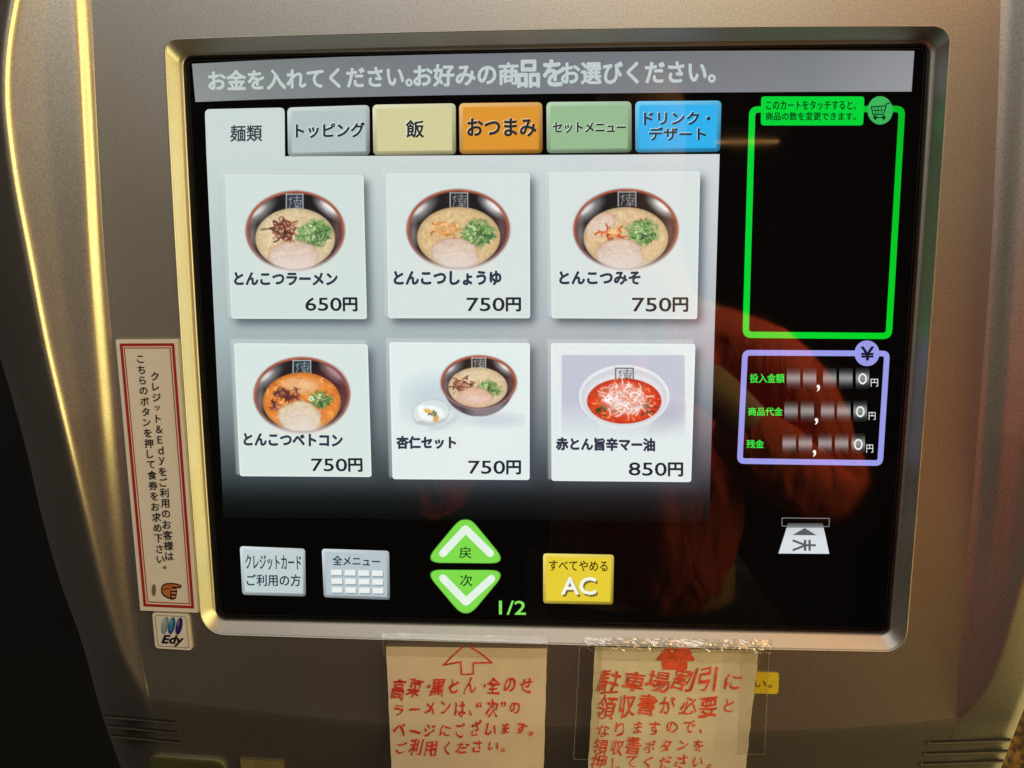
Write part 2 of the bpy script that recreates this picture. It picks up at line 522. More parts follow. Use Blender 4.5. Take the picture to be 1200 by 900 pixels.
def grow(loop, k):
    c = np.mean(loop, 0)
    out = []
    n = len(loop)
    for i in range(n):
        d = loop[(i + 1) % n] - loop[i - 1]
        d = d / max(np.linalg.norm(d), 1e-6)
        out.append(loop[i] + np.array([d[1], -d[0]]) * k)
    return out
LB = bowed_loop(cB, mB, (15, 20, 24, 26))
LC = bowed_loop(cC, mC, (12, 14, 14, 16))
LD = bowed_loop(cD, mD, (12, 13, 8, 12))

# flat panel around the opening
inner = grow(LB, 0.6)
N = len(inner)
def outer_pt(p, i):
    # ray from the centre of the opening through p to the panel's own outline
    c = np.array([645.0, 400.0]); d = p - c
    lo, hi = 1.0, 6.0
    def inside(q):
        return Lc['L0'](q[1]) < q[0] < Rc['L0'](q[1]) and TOP < q[1] < crease(q[0])
    for _ in range(40):
        mid = (lo + hi) / 2
        if inside(c + d * mid): lo = mid
        else: hi = mid
    return c + d * lo
outer = [outer_pt(p, i) for i, p in enumerate(inner)]
# put exact corners in by snapping the nearest outline points
for tgt in ((Lc['L0'](TOP), TOP), (Rc['L0'](TOP), TOP), (Rc['L0'](840), 842), (Lc['L0'](815), 818)):
    i = int(np.argmin([np.linalg.norm(o - np.array(tgt)) for o in outer])); outer[i] = np.array(tgt, float)
hb.add([P(x, y, 0) for x, y in inner + outer], [(i, (i + 1) % N, N + (i + 1) % N, N + i) for i in range(N)])
housing = hb.build('housing', M['silver'], machine, smooth=True)

# bezel: a flange, a small rounded shoulder, the sloping reveal, a lip
bz = MB()
steps = [(LB, 1.0, -0.0008), (LB, 0.8, 0.00005), (LB, 0.2, 0.00022), (LB, -0.8, 0.00010), (LB, -1.8, -0.0005)]
loops = []
for L, g, z in steps: loops.append([P(x, y, z) for x, y in grow(L, g)])
for t in (0.06, 0.12, 0.5, 0.88, 0.95):
    loops.append([P(*(a * (1 - t) + b * t), -0.0005 * (1 - t) - 0.0063 * t) for a, b in zip(grow(LB, -1.8), LC)])
loops.append([P(*p, -0.0064) for p in LC])
loops.append([P(*(a * .4 + b * .6), -0.0068) for a, b in zip(LC, LD)])
loops.append([P(*p, -0.0074) for p in LD])
loops.append([P(*p, -0.0088) for p in LD])
V = [p for l in loops for p in l]
bz.add(V, [(k * N + i, k * N + (i + 1) % N, (k + 1) * N + (i + 1) % N, (k + 1) * N + i) for k in range(len(loops) - 1) for i in range(N)])
o = bz.build('bezel', M['bezel'], machine, smooth=True)

# the glass face of the screen
ZS = -0.0082
g = MB()
g.add([P(*p, ZS) for p in grow(LD, 2.0)], [tuple(range(N))])
screen = g.build('touchscreen', M['black_glass'], machine, label='large touchscreen showing the noodle page of the menu')
# thin dark gasket inside the lip
g = MB()
for a, b, z0, z1 in ((1.0, -3.2, 0.0006, 0.0004), (-5.2, -6.2, 0.00012, 0.00012)):
    A = [P(*p, ZS + z0) for p in grow(LD, a)]; B = [P(*p, ZS + z1) for p in grow(LD, b)]; Cc = [P(*p, ZS - 0.0002) for p in grow(LD, b)]
    g.add(A + B + Cc, [(k * N + i, k * N + (i + 1) % N, (k + 1) * N + (i + 1) % N, (k + 1) * N + i) for k in range(2) for i in range(N)])
g.build('gasket', M['black_frame'], screen)

Z1, Z2, Z3, Z4 = ZS + 0.00015, ZS + 0.0003, ZS + 0.00045, ZS + 0.0006
LCD = M['lcd']
# ---------------- header bar
b = MB()
tp = [(225, 74.8), (310, 70.3), (400, 66.7), (520, 63.6), (640, 61.4), (820, 59.6), (950, 59.2), (1071.5, 59.6)]
bt = [(229, 119.5), (312, 116.3), (402, 114), (521, 111.5), (640, 109.8), (820, 108.4), (948, 107.6), (1068.2, 107.3)]
cc = [(134, 138, 138), (120, 125, 126), (118, 122, 126), (116, 119, 126), (114, 117, 124), (116, 118, 124), (120, 123, 126), (140, 142, 146)]
nn = len(tp)
b.add([P(x, y, Z1) for x, y in tp + bt], [(i, i + 1, nn + i + 1, nn + i) for i in range(nn - 1)],
      [rgba(c) for c in cc] + [rgba((c[0] + 8, c[1] + 8, c[2] + 8)) for c in cc])
hc = (188, 200, 198)
text(b, 'お金を入れてください。', [(244, 83.5), (482, 76.5), (483, 101), (245, 106)], Z2, hc, 0.034)
text(b, 'お好みの商', [(485, 76.5), (607, 73.5), (607, 98.5), (485, 101.5)], Z2, hc, 0.034)
text(b, '品を', [(607, 71), (660, 70.5), (660, 101.5), (607, 102)], Z2, hc, 0.036)
text(b, 'お選びください。', [(658, 73.5), (838, 71.5), (838, 96.5), (658, 98.5)], Z2, hc, 0.034)
b.build('header_bar', LCD, screen, label='grey message bar along the top of the screen')

# ---------------- menu panel (lit picture with its printed shadows)
cards = [
    [(263, 204), (426, 205.5), (430, 374), (271, 373.5)],
    [(452, 203), (621, 203), (621.3, 373), (455, 373)],
    [(643, 201), (820.5, 201), (817, 374), (646.3, 373)],
    [(274, 402), (431, 403.5), (435.5, 559), (281, 558)],
    [(456, 401), (621, 402), (620.6, 562.5), (460, 561.5)],
    [(645.5, 402), (815, 403), (810, 565), (646.3, 563.5)]]
def inq(q, X, Y, soft):
    """soft coverage of a px quad"""
    a = np.ones_like(X)
    for i in range(4):
        p0, p1 = np.array(q[i], float), np.array(q[(i + 1) % 4], float)
        e = p1 - p0; nl = np.array([-e[1], e[0]]) / np.linalg.norm(e)
        d = (X - p0[0]) * nl[0] + (Y - p0[1]) * nl[1]
        a = a * np.clip(0.5 + d / soft, 0, 1) if soft < 3 else a * (1 / (1 + np.exp(-np.clip(d / soft * 3, -30, 30))))
    return a
ny, nx = 360, 440
U, Vv = np.meshgrid(np.linspace(0, 1, nx), np.linspace(0, 1, ny))
qp = [(242, 183.6), (843.3, 180.6), (831, 612), (262, 607)]
X = (qp[0][0] * (1 - U) + qp[1][0] * U) * (1 - Vv) + (qp[3][0] * (1 - U) + qp[2][0] * U) * Vv
Y = (qp[0][1] * (1 - U) + qp[1][1] * U) * (1 - Vv) + (qp[3][1] * (1 - U) + qp[2][1] * U) * Vv
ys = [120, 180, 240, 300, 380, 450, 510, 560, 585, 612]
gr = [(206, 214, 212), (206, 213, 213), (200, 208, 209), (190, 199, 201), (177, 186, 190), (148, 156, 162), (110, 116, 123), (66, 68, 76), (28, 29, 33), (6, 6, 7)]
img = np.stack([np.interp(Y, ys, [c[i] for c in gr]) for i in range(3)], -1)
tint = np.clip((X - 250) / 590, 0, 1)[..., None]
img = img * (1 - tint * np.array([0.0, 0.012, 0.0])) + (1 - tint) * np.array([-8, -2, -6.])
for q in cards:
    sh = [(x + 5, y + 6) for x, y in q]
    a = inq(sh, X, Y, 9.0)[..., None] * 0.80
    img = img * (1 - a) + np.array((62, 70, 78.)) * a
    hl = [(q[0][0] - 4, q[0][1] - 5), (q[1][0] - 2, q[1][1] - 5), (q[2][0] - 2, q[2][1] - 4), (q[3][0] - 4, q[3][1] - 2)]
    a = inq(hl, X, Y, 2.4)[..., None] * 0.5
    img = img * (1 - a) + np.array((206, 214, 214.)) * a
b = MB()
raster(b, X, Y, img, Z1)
tabc = (200, 211, 208)
ol = rr_outline([(240, 128), (333.5, 126), (334.5, 200), (242.6, 200)], 6, 0)
ol = [p_ for p_ in ol if p_[1] < 150]
ol += [(333.9, 183.14), (242, 183.6)]
b.add([P(x, y, Z1) for x, y in ol], [tuple(range(len(ol)))], tabc)
text(b, '麺類', box(270, 147, 307, 166, -0.6), Z2, (52, 60, 72), 0.018)
b.build('menu_panel', LCD, screen, label='pale panel with the selected noodle tab')

# ---------------- category tabs
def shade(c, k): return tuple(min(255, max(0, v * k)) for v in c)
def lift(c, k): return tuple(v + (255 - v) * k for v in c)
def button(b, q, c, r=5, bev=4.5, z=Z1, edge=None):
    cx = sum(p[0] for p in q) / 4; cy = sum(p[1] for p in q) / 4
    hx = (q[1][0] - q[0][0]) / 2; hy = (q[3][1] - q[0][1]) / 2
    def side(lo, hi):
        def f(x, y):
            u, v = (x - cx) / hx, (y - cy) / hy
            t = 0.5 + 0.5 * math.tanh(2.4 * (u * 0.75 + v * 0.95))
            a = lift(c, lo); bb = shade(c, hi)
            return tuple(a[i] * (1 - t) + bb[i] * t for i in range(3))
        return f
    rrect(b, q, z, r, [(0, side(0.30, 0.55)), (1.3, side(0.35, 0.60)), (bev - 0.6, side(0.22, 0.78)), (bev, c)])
tabs = [([(336.6, 126), (433, 123), (433.5, 182), (337.5, 184)], (176, 192, 190), [('トッピング', [(347, 145), (427, 143.5), (427, 160.5), (347, 161.5)], 0.034)], 'pale grey topping tab'),
        ([(436.5, 122.7), (534, 121), (534.5, 181), (437.5, 182)], (206, 201, 150), [('飯', box(476, 141, 496.5, 161, 0), 0.026)], 'pale yellow rice tab'),
        ([(538, 121), (635.5, 119.7), (636, 179.5), (538.5, 180.5)], (216, 146, 50), [('おつまみ', box(548, 139, 628, 159.5, 0), 0.036)], 'orange snacks tab'),
        ([(640.3, 119.5), (740, 118.7), (740.5, 178.6), (640.8, 179.6)], (148, 182, 142), [('セットメニュー', box(648, 143.5, 733, 155.5, 0), 0.034)], 'green set menu tab'),
        ([(744.5, 118.6), (845.5, 117.8), (844, 178), (744.5, 178.8)], (48, 172, 230), [('ドリンク・', box(755, 131.5, 832, 146, 0), 0.034), ('デザート', box(761, 149.5, 827, 164.5, 0), 0.034)], 'blue drink and dessert tab')]
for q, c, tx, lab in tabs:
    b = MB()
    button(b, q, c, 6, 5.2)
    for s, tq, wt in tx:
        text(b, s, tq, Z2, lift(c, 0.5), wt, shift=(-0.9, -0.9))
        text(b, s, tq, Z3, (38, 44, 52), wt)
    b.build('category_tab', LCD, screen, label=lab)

# ---------------- food pictures
def vnoise(X, Y, scale, seed, octv=3):
    out = np.zeros_like(X); amp = 1.0; tot = 0
    for o_ in range(octv):
        r_ = np.random.default_rng(seed + o_)
        g_ = r_.random((64, 64))
        x = X / scale * 2 ** o_; y = Y / scale * 2 ** o_
        x0 = np.floor(x).astype(int); y0 = np.floor(y).astype(int)
        fx = x - x0; fy = y - y0; fx = fx * fx * (3 - 2 * fx); fy = fy * fy * (3 - 2 * fy)
        G = lambda a, b_: g_[b_ % 64, a % 64]
        out += amp * ((G(x0, y0) * (1 - fx) + G(x0 + 1, y0) * fx) * (1 - fy) + (G(x0, y0 + 1) * (1 - fx) + G(x0 + 1, y0 + 1) * fx) * fy)
        tot += amp; amp *= 0.55
    return out / tot

class Pic:
    def __init__(s, x0, y0, x1, y1, back, dens=1.7):
        s.X, s.Y = np.meshgrid(np.linspace(x0, x1, int((x1 - x0) * dens)), np.linspace(y0, y1, int((y1 - y0) * dens)))
        s.img = np.zeros(s.X.shape + (3,)) + np.array(back, float)
        s.r = np.random.default_rng(int(x0 * 7 + y0))
        s.seed = int(x0 + y0)
    def ell(s, cx, cy, rx, ry, rot=0.0, soft=0.8):
        c, n_ = math.cos(rot), math.sin(rot)
        x = (s.X - cx) * c + (s.Y - cy) * n_; y = -(s.X - cx) * n_ + (s.Y - cy) * c
        d = np.sqrt((x / rx) ** 2 + (y / ry) ** 2)
        return np.clip((1 - d) * min(rx, ry) / soft + 0.5, 0, 1)
    def put(s, a, c, op=1.0):
        a = (a * op)[..., None]
        s.img = s.img * (1 - a) + np.asarray(c, float) * a
    def line(s, pts, wd_, c, op=1.0, clip=None):
        for (xa, ya), (xb, yb) in zip(pts[:-1], pts[1:]):
            dx, dy = xb - xa, yb - ya; L = dx * dx + dy * dy + 1e-9
            t = np.clip(((s.X - xa) * dx + (s.Y - ya) * dy) / L, 0, 1)
            d = np.hypot(s.X - xa - t * dx, s.Y - ya - t * dy)
            a = np.clip((wd_ / 2 - d) / 0.6 + 0.5, 0, 1)
            if clip is not None: a = a * clip
            s.put(a, c, op)
    def curls(s, cx, cy, rx, ry, n_, cols, wd_, ln, op=0.9, clip=None):
        for _ in range(n_):
            a = s.r.uniform(0, 2 * math.pi); q = math.sqrt(s.r.random())
            x, y = cx + rx * q * math.cos(a), cy + ry * q * math.sin(a)
            th = s.r.uniform(0, 2 * math.pi); pts = [(x, y)]; k = s.r.uniform(-0.9, 0.9)
            for _ in range(3):
                th += k; x += ln / 3 * math.cos(th); y += ln / 3 * math.sin(th) * 0.75; pts.append((x, y))
            c = np.array(cols[s.r.integers(len(cols))], float) * s.r.uniform(0.85, 1.12)
            s.line(pts, wd_, c, op, clip)
    def soup(s, cx, cy, rx, ry, c, c2):
        a = s.ell(cx, cy, rx, ry)
        n_ = vnoise(s.X, s.Y, 9, s.seed)[..., None]
        body = np.asarray(c, float) * (1 - n_) + np.asarray(c2, float) * n_ + (vnoise(s.X, s.Y, 2.6, s.seed + 9, 2)[..., None] - 0.5) * 30
        s.put(a, body)
        edge = np.clip(s.ell(cx, cy, rx, ry) - s.ell(cx, cy + .6, rx - 3, ry - 2.4, soft=4), 0, 1)
        s.put(edge, np.asarray(c2, float) * .82, .55)
        for _ in range(46):
            u_, t_ = math.sqrt(s.r.random()), s.r.uniform(0, 6.28)
            s.put(s.ell(cx + rx * .95 * u_ * math.cos(t_), cy + ry * .95 * u_ * math.sin(t_), s.r.uniform(.5, 1.7), s.r.uniform(.5, 1.4)) * a,
                  np.asarray(c, float) + s.r.choice([26, -30]), .55)
        return a
    def bowl(s, cx, cy, rx, ry, dark=True, mark=None):
        if dark:
            low = np.clip((s.Y - cy) / ry * 1.1 + .1, 0, 1)[..., None]
            hue = vnoise(s.X, s.Y, 14, s.seed + 77, 2)[..., None] * 30 - 15
            s.put(s.ell(cx, cy, rx + .6, ry + .6, soft=1.8), (150, 132, 130), .9)
            s.put(s.ell(cx, cy, rx - .3, ry - .3), np.array((170, 86, 62.)) * (1 - low) + np.array((138, 104, 104.)) * low + hue)
            inn = s.ell(cx, cy + .3, rx - 3.4, ry - 2.4, soft=1.6)
            side = np.clip(np.abs(s.X - cx) / rx * 1.7 - .75, 0, 1)[..., None]
            s.put(inn, np.array((34, 30, 32.)) * (1 - side) + np.array((74, 62, 62.)) * side + hue * .4)
            s.put(s.ell(cx - rx * .72, cy - ry * .50, rx * .13, ry * .36, 0.90, 9) * inn, (176, 176, 176), .75)
            s.put(s.ell(cx - rx * .76, cy - ry * .48, rx * .05, ry * .20, 0.90, 3) * inn, (226, 226, 224), .8)
            s.put(s.ell(cx + rx * .68, cy - ry * .56, rx * .11, ry * .34, -0.95, 7) * inn, (206, 204, 202), .85)
            s.put(s.ell(cx + rx * .72, cy - ry * .56, rx * .05, ry * .24, -0.95, 3) * inn, (240, 238, 236), .9)
            s.put(s.ell(cx + rx * .85, cy + ry * .02, rx * .07, ry * .34, 0, 7) * inn, (128, 84, 80), .6)
            s.put(s.ell(cx - rx * .87, cy + ry * .14, rx * .06, ry * .30, 0, 6) * inn, (146, 138, 136), .7)
    def mark(s, x0, y0, x1, y1, line, fill):
        a = ((s.X > x0) & (s.X < x1) & (s.Y > y0) & (s.Y < y1)).astype(float)
        s.put(a, fill, 0.85)
        for p in ([(x0, y1), (x0, y0), (x1, y0), (x1, y1)],): s.line(p, 1.1, line, .95)
        w_, h_ = x1 - x0, y1 - y0
        # the shop's seal, a few brush strokes of a character in a box
        for p in ([(.42, .22), (.92, .22)], [(.66, .08), (.62, .5)], [(.42, .42), (.90, .40), (.84, .72), (.55, .78), (.50, .48)], [(.56, .60), (.84, .58)],
                  [(.30, .16), (.22, .44), (.34, .60)], [(.14, .30), (.34, .30)], [(.24, .60), (.18, .92)], [(.42, .90), (.90, .86)], [(.66, .72), (.66, .98)]):
            s.line([(x0 + u * w_, y0 + v * h_) for u, v in p], 1.0, line, .62)
    def greens(s, cx, cy, rx, ry, n_, clip, cols):
        m_ = s.wob(cx, cy, rx * 1.08, ry * 1.08, 0.9, 4.0) * clip
        n1 = vnoise(s.X, s.Y, 2.6, s.seed + 21, 2)[..., None]
        s.put(m_ * np.clip(n1[..., 0] * 3.0 - .6, 0, 1), np.array((50, 92, 48.)) * (1 - n1) + np.array((140, 172, 104.)) * n1, .8)
        s.curls(cx, cy, rx * 1.0, ry * 1.0, n_, cols, 1.3, 5, .6, clip)
        s.curls(cx - rx * .25, cy - ry * .1, rx * .45, ry * .6, max(5, n_ // 6), [(204, 222, 168), (178, 206, 132), (222, 232, 196)], 1.3, 2.6, .75, clip)
        s.curls(cx + rx * .3, cy + ry * .3, rx * .6, ry * .5, max(5, n_ // 7), [(36, 74, 42), (44, 88, 60)], 1.2, 4, .7, clip)
    def wob(s, cx, cy, rx, ry, amp, soft=1.5, rot=0.0):
        c, n_ = math.cos(rot), math.sin(rot)
        x = (s.X - cx) * c + (s.Y - cy) * n_; y = -(s.X - cx) * n_ + (s.Y - cy) * c
        d = np.sqrt((x / rx) ** 2 + (y / ry) ** 2) + (vnoise(s.X, s.Y, 6, s.seed + 31, 3) - .5) * amp
        return np.clip((1 - d) * min(rx, ry) / soft + 0.5, 0, 1)
    def finish(s, cx, cy, rx, ry, back, lo=0.62):
        """studio photograph look: pale lower edge, lens softness"""
        v = np.clip((s.Y - (cy + ry * .45)) / (ry * .55), 0, 1)
        inn = s.ell(cx, cy, rx + 1, ry + 1)
        s.put(inn * v ** 1.6, (206, 200, 196), .42)
        im = s.img
        for _ in range(1):
            p_ = np.pad(im, ((1, 1), (1, 1), (0, 0)), mode='edge')
            im = (p_[:-2, 1:-1] + p_[2:, 1:-1] + p_[1:-1, :-2] + p_[1:-1, 2:] + 3 * p_[1:-1, 1:-1]) / 7
        s.img = im
    def chashu(s, cx, cy, rx, ry, clip=None, rot=0.0, pale=(214, 190, 172)):
        cl = 1 if clip is None else clip
        s.put(s.wob(cx, cy, rx + .8, ry + .8, .22, 2.6, rot) * cl, (168, 122, 94), .50)
        a = s.wob(cx, cy + .7, rx - .4, ry - .4, .22, 2.6, rot) * cl
        n_ = vnoise(s.X * 1.0, s.Y * 1.8, 6, s.seed + 3)[..., None] - 0.5
        n2 = vnoise(s.X, s.Y, 2.0, s.seed + 5, 2)[..., None] - 0.5
        s.put(a, np.array(pale, float) + n_ * 42 + n2 * 22)
        s.put(s.wob(cx, cy + ry * .25, rx * .75, ry * .6, .3, 8, rot) * cl, (228, 214, 202), .55)
        s.line([(cx - rx * .5, cy + 1), (cx, cy - 1.5), (cx + rx * .45, cy - .5)], 0.9, (190, 150, 128), .35, a)
    def chashu_old(s, cx, cy, rx, ry, clip=None, rot=0.0, pale=(214, 190, 172)):
        a = s.ell(cx, cy, rx, ry, rot)
        if clip is not None: a = a * clip
        s.put(s.ell(cx, cy, rx + 1.1, ry + 1.1, rot) * (1 if clip is None else clip), (166, 112, 84), .75)
        n_ = vnoise(s.X * 1.0, s.Y * 2.0, 7, s.seed + 3)[..., None] - 0.5
        s.put(a, np.array(pale, float) + n_ * 34)
        b_ = s.ell(cx, cy + ry * .22, rx * .72, ry * .55, rot, 5) * (1 if clip is None else clip)
        s.put(b_, (226, 210, 198), .55)
        for k in range(4):
            yy = cy - ry * .4 + k * ry * .3
            s.line([(cx - rx * .55, yy + 1.5), (cx - rx * .1, yy - .6), (cx + rx * .55, yy + 1.2)], 0.7, (196, 160, 140), .45, a)
    def steam(s, cx, cy, rx, ry):        # the lower edge of the bowl fades to the studio white
        s.put(s.ell(cx, cy, rx, ry, 0, 9), (232, 224, 214), .55)

CARD = {0: (206, 219, 214), 1: (211, 221, 218), 2: (213, 221, 219), 3: (212, 224, 219), 4: (221, 232, 230), 5: (222, 231, 230)}
GREEN = [(78, 128, 62), (112, 164, 84), (52, 98, 52), (150, 190, 116), (88, 140, 84)]
BROWN = [(104, 52, 42), (140, 78, 62), (76, 40, 36), (168, 112, 92)]
CREAM = [(238, 222, 190), (222, 196, 156), (246, 234, 210)]
pics = []
p = Pic(285, 221, 406, 319, CARD[0])
p.bowl(346, 270.5, 58, 46.8); p.mark(335.5, 227.5, 355, 246, (206, 212, 214), (48, 56, 70))
sp = p.soup(346, 279.5, 46.5, 35.6, (224, 204, 166), (206, 184, 142))
p.curls(346, 275, 42, 30, 45, CREAM, .9, 9, .5, sp)
p.curls(333, 270, 12, 13, 75, BROWN, 1.5, 8, .9, sp); p.line([(306, 269), (316, 268), (324, 271)], 1.3, (70, 44, 40))
p.greens(369, 273, 19, 14, 110, sp, GREEN)
p.chashu(344.5, 300, 28.5, 17.5, sp); p.steam(345, 316, 34, 7)
p.finish(346, 270.5, 58, 46.8, None)
pics.append((p, 'picture of pork bone ramen with brown wood ear mushroom'))
p = Pic(474, 219, 600, 319, CARD[1])
p.bowl(537, 268.7, 60.5, 47); p.mark(527.5, 226, 548, 243, (200, 206, 206), (44, 46, 50))
sp = p.soup(537.5, 278, 48.5, 35.4, (222, 194, 148), (206, 172, 122))
p.curls(537, 275, 44, 32, 60, CREAM, .9, 10, .45, sp)
p.curls(522, 268, 15, 7, 60, [(206, 146, 84), (226, 174, 116), (176, 108, 56), (232, 190, 140)], 2.3, 8, .9, sp)
p.greens(560, 273, 19, 14, 110, sp, GREEN)
p.chashu(533, 296, 27, 17.5, sp, 0.12); p.steam(535, 314, 38, 7)
p.finish(537, 268.7, 60.5, 47, None)
pics.append((p, 'picture of soy pork bone ramen with tan bamboo shoots'))
p = Pic(668, 218, 800, 320, CARD[2])
p.bowl(733.5, 268.7, 61.5, 47.5); p.mark(724.5, 225, 745, 242, (200, 206, 206), (50, 46, 44))
sp = p.soup(733.5, 278.6, 49.5, 35.8, (224, 198, 156), (204, 172, 128))
p.curls(733, 275, 44, 32, 60, CREAM, .9, 10, .45, sp)
p.chashu(703, 263, 18, 13, sp, -0.5, (216, 186, 162))
p.curls(716, 274, 13, 4, 26, [(206, 96, 44), (226, 132, 72), (186, 72, 36), (236, 190, 130)], 1.9, 11, .85, sp)
p.greens(754, 272, 17, 14, 120, sp, GREEN)
p.chashu(726, 298, 27, 18.5, sp); p.steam(730, 315, 38, 7)
p.finish(733.5, 268.7, 61.5, 47.5, None)
pics.append((p, 'picture of miso pork bone ramen with chopped green onion'))
p = Pic(294, 415, 413, 510, CARD[3])
p.bowl(353.7, 463, 56.4, 44.5); p.put(p.ell(388, 452, 18, 24, -0.5, 8), (96, 36, 48), .5)
p.mark(343.5, 422.5, 364, 439, (206, 214, 216), (38, 52, 60))
sp = p.soup(353.7, 470.8, 45.5, 34.2, (232, 150, 70), (216, 120, 50))
p.curls(353, 466, 43, 31, 70, [(240, 190, 110), (226, 120, 50), (246, 210, 160), (206, 92, 40)], 1.3, 9, .6, sp)
p.put(p.ell(352, 452, 22, 9, 0, 6), (232, 196, 160), .6)
p.curls(336, 462, 17, 6, 50, BROWN, 1.5, 8, .9, sp); p.curls(322, 474, 4, 7, 16, BROWN, 1.5, 6, .85, sp)
p.greens(375, 469, 12, 9, 70, sp, GREEN)
p.put(p.ell(364.5, 467, 2.6, 3.2), (232, 240, 224)); p.put(p.ell(364.5, 467, 1.1, 1.5), (120, 176, 90))
p.chashu(352, 488, 25.5, 18.5, sp, 0.12, (216, 198, 168)); p.steam(352, 505, 34, 7)
p.finish(353.7, 463, 56.4, 44.5, None)
pics.append((p, 'picture of spicy orange ramen in a dark bowl'))
p = Pic(468, 411, 616, 508, CARD[4])
p.put(p.ell(512, 470, 40, 26, 0, 26), (176, 190, 202), .55); p.put(p.ell(580, 492, 34, 8, 0, 8), (196, 206, 214), .8)
bw = p.ell(561, 449, 42, 39, 0, 1.2) * (p.Y > 448) * np.clip((488.5 - p.Y) / 1.2, 0, 1)
p.put(bw, (62, 52, 58)); p.put(bw * p.ell(574, 482, 26, 12, 0, 9), (150, 146, 154), .75); p.put(bw * p.ell(535, 468, 10, 16, .6, 6), (104, 90, 92), .6)
p.bowl(561, 448, 44.5, 31.5); p.mark(553, 419.5, 569, 432, (200, 206, 206), (44, 46, 50))
sp = p.soup(560, 454, 34.5, 23.5, (226, 206, 170), (210, 186, 146))
p.curls(560, 446, 32, 17, 40, CREAM, .8, 8, .5, sp)
p.curls(541, 451, 12, 9, 55, BROWN, 1.3, 6, .9, sp); p.greens(573, 456, 12, 9, 65, sp, GREEN)
p.chashu(557, 464, 19.5, 11, sp, .08, (218, 174, 150))
p.put(p.ell(521, 492, 19, 8.5, -0.5, 4), (196, 202, 204), .8); p.put(p.ell(519, 490, 15, 6, -0.5, 3), (222, 228, 228), .8)
rim = p.ell(505, 483.5, 22.5, 15.5, -0.15) - p.ell(505, 483.2, 21.5, 14.5, -0.15)
p.put(p.ell(505, 483, 21.5, 14.6, -0.15), (214, 224, 222), .75); p.put(np.clip(rim, 0, 1), (170, 180, 180), .7)
p.put(p.ell(505, 494, 17, 3.2, -.1, 1.6), (160, 170, 170), .5)
p.put(p.wob(505, 484.5, 15, 9.5, .3, 3), (242, 246, 242), .9); p.put(p.ell(493, 478, 5, 3, -.6, 2), (244, 250, 250), .8)
p.put(p.wob(501, 481.5, 4.8, 2.6, .5, 1.2, .3), (226, 172, 62), .9); p.put(p.wob(511, 490, 3.2, 5, .5, 1.2, .3), (214, 160, 96), .9)
p.curls(508, 484.5, 4, 3, 9, [(70, 96, 52), (40, 56, 36), (130, 120, 60)], 1.5, 3, .85)
p.finish(0, 0, 1, 1, None)
pics.append((p, 'picture of a ramen bowl beside a small almond jelly dish'))
p = Pic(656.5, 414, 804.5, 517, CARD[5])
fade = np.clip((p.Y - 470) / 45, 0, 1); vg = vnoise(p.X, p.Y, 60, 3, 2)
full = np.ones_like(p.X) * np.clip((p.X - 657.5) / 1.2, 0, 1) * np.clip((803 - p.X) / 1.2, 0, 1) * np.clip((p.Y - 415.5) / 1.0, 0, 1)
p.put(full * (1 - fade * .95), (190, 194, 208))
p.put(p.ell(770, 498, 34, 16, -0.5, 14) * (1 - fade), (158, 162, 176), .7)
bw = np.clip(1 - np.abs(p.X - 731.5) / np.clip(53 - (p.Y - 464) * .62, 12, 53), 0, 1) * (p.Y > 464) * (p.Y < 513)
p.put(np.clip(bw * 14, 0, 1) * (1 - fade * .7), (220, 226, 228))
p.put(p.ell(731.5, 464.5, 53, 36.8), (228, 232, 234)); p.put(p.ell(731.5, 465.5, 50.5, 34.4, 0, 2), (204, 208, 214))
p.put(p.ell(731.5, 468, 46, 30, 0, 4), (218, 222, 226))
p.mark(721.5, 431.5, 742, 446, (40, 40, 44), (214, 216, 218))
sp = p.soup(731.5, 470, 43.5, 26.5, (226, 82, 40), (198, 50, 30))
p.curls(731, 470, 42, 25, 90, [(236, 110, 60), (190, 48, 34), (246, 150, 90), (160, 70, 30)], 1.8, 5, .6, sp)
p.curls(708, 482, 10, 6, 14, [(90, 70, 30), (60, 70, 36)], 2.0, 4, .9, sp); p.curls(758, 478, 9, 8, 18, [(120, 50, 40), (90, 90, 50), (240, 170, 120)], 2.0, 5, .9, sp)
p.put(p.ell(731, 468, 24, 17, 0, 12), (240, 222, 214), .55)
p.curls(731, 468, 26, 18, 150, [(250, 244, 238), (232, 214, 206), (255, 252, 250), (226, 150, 130)], 1.0, 11, .85, sp)
p.finish(0, 0, 1, 1, None)
pics.append((p, 'picture of red chilli ramen in a white bowl'))

# ---------------- menu cards
names = [('とんこつラーメン', [(275, 319.5), (395, 320), (395, 334), (275, 333.5)], '650円', [(358, 349), (418, 349), (418.5, 364.5), (358, 364)]),
         ('とんこつしょうゆ', box(462, 318, 587, 333.5), '750円', box(547, 349, 610, 364.5)),
         ('とんこつみそ', box(656, 318.5, 750, 333), '750円', box(741, 349, 806, 365)),
         ('とんこつベトコン', [(286, 508), (401, 509.5), (401, 523), (286, 521.5)], '750円', [(365, 537.5), (424, 537.5), (424.5, 552.5), (365, 552)]),
         ('杏仁セット', box(465, 511.5, 534, 525.5), '750円', [(549, 540), (610, 540), (610, 555.5), (549, 555)]),
         ('赤とん旨辛マー油', [(652, 513), (767, 514), (767, 528.5), (652, 527)], '850円', [(737, 542), (800, 542.5), (800, 558), (737, 557)])]
labs = ['top left card priced 650', 'top middle card priced 750 for soy ramen', 'top right card priced 750 for miso ramen',
        'bottom left card priced 750 for spicy ramen', 'bottom middle card priced 750 for the almond jelly set', 'bottom right card priced 850 for red ramen']
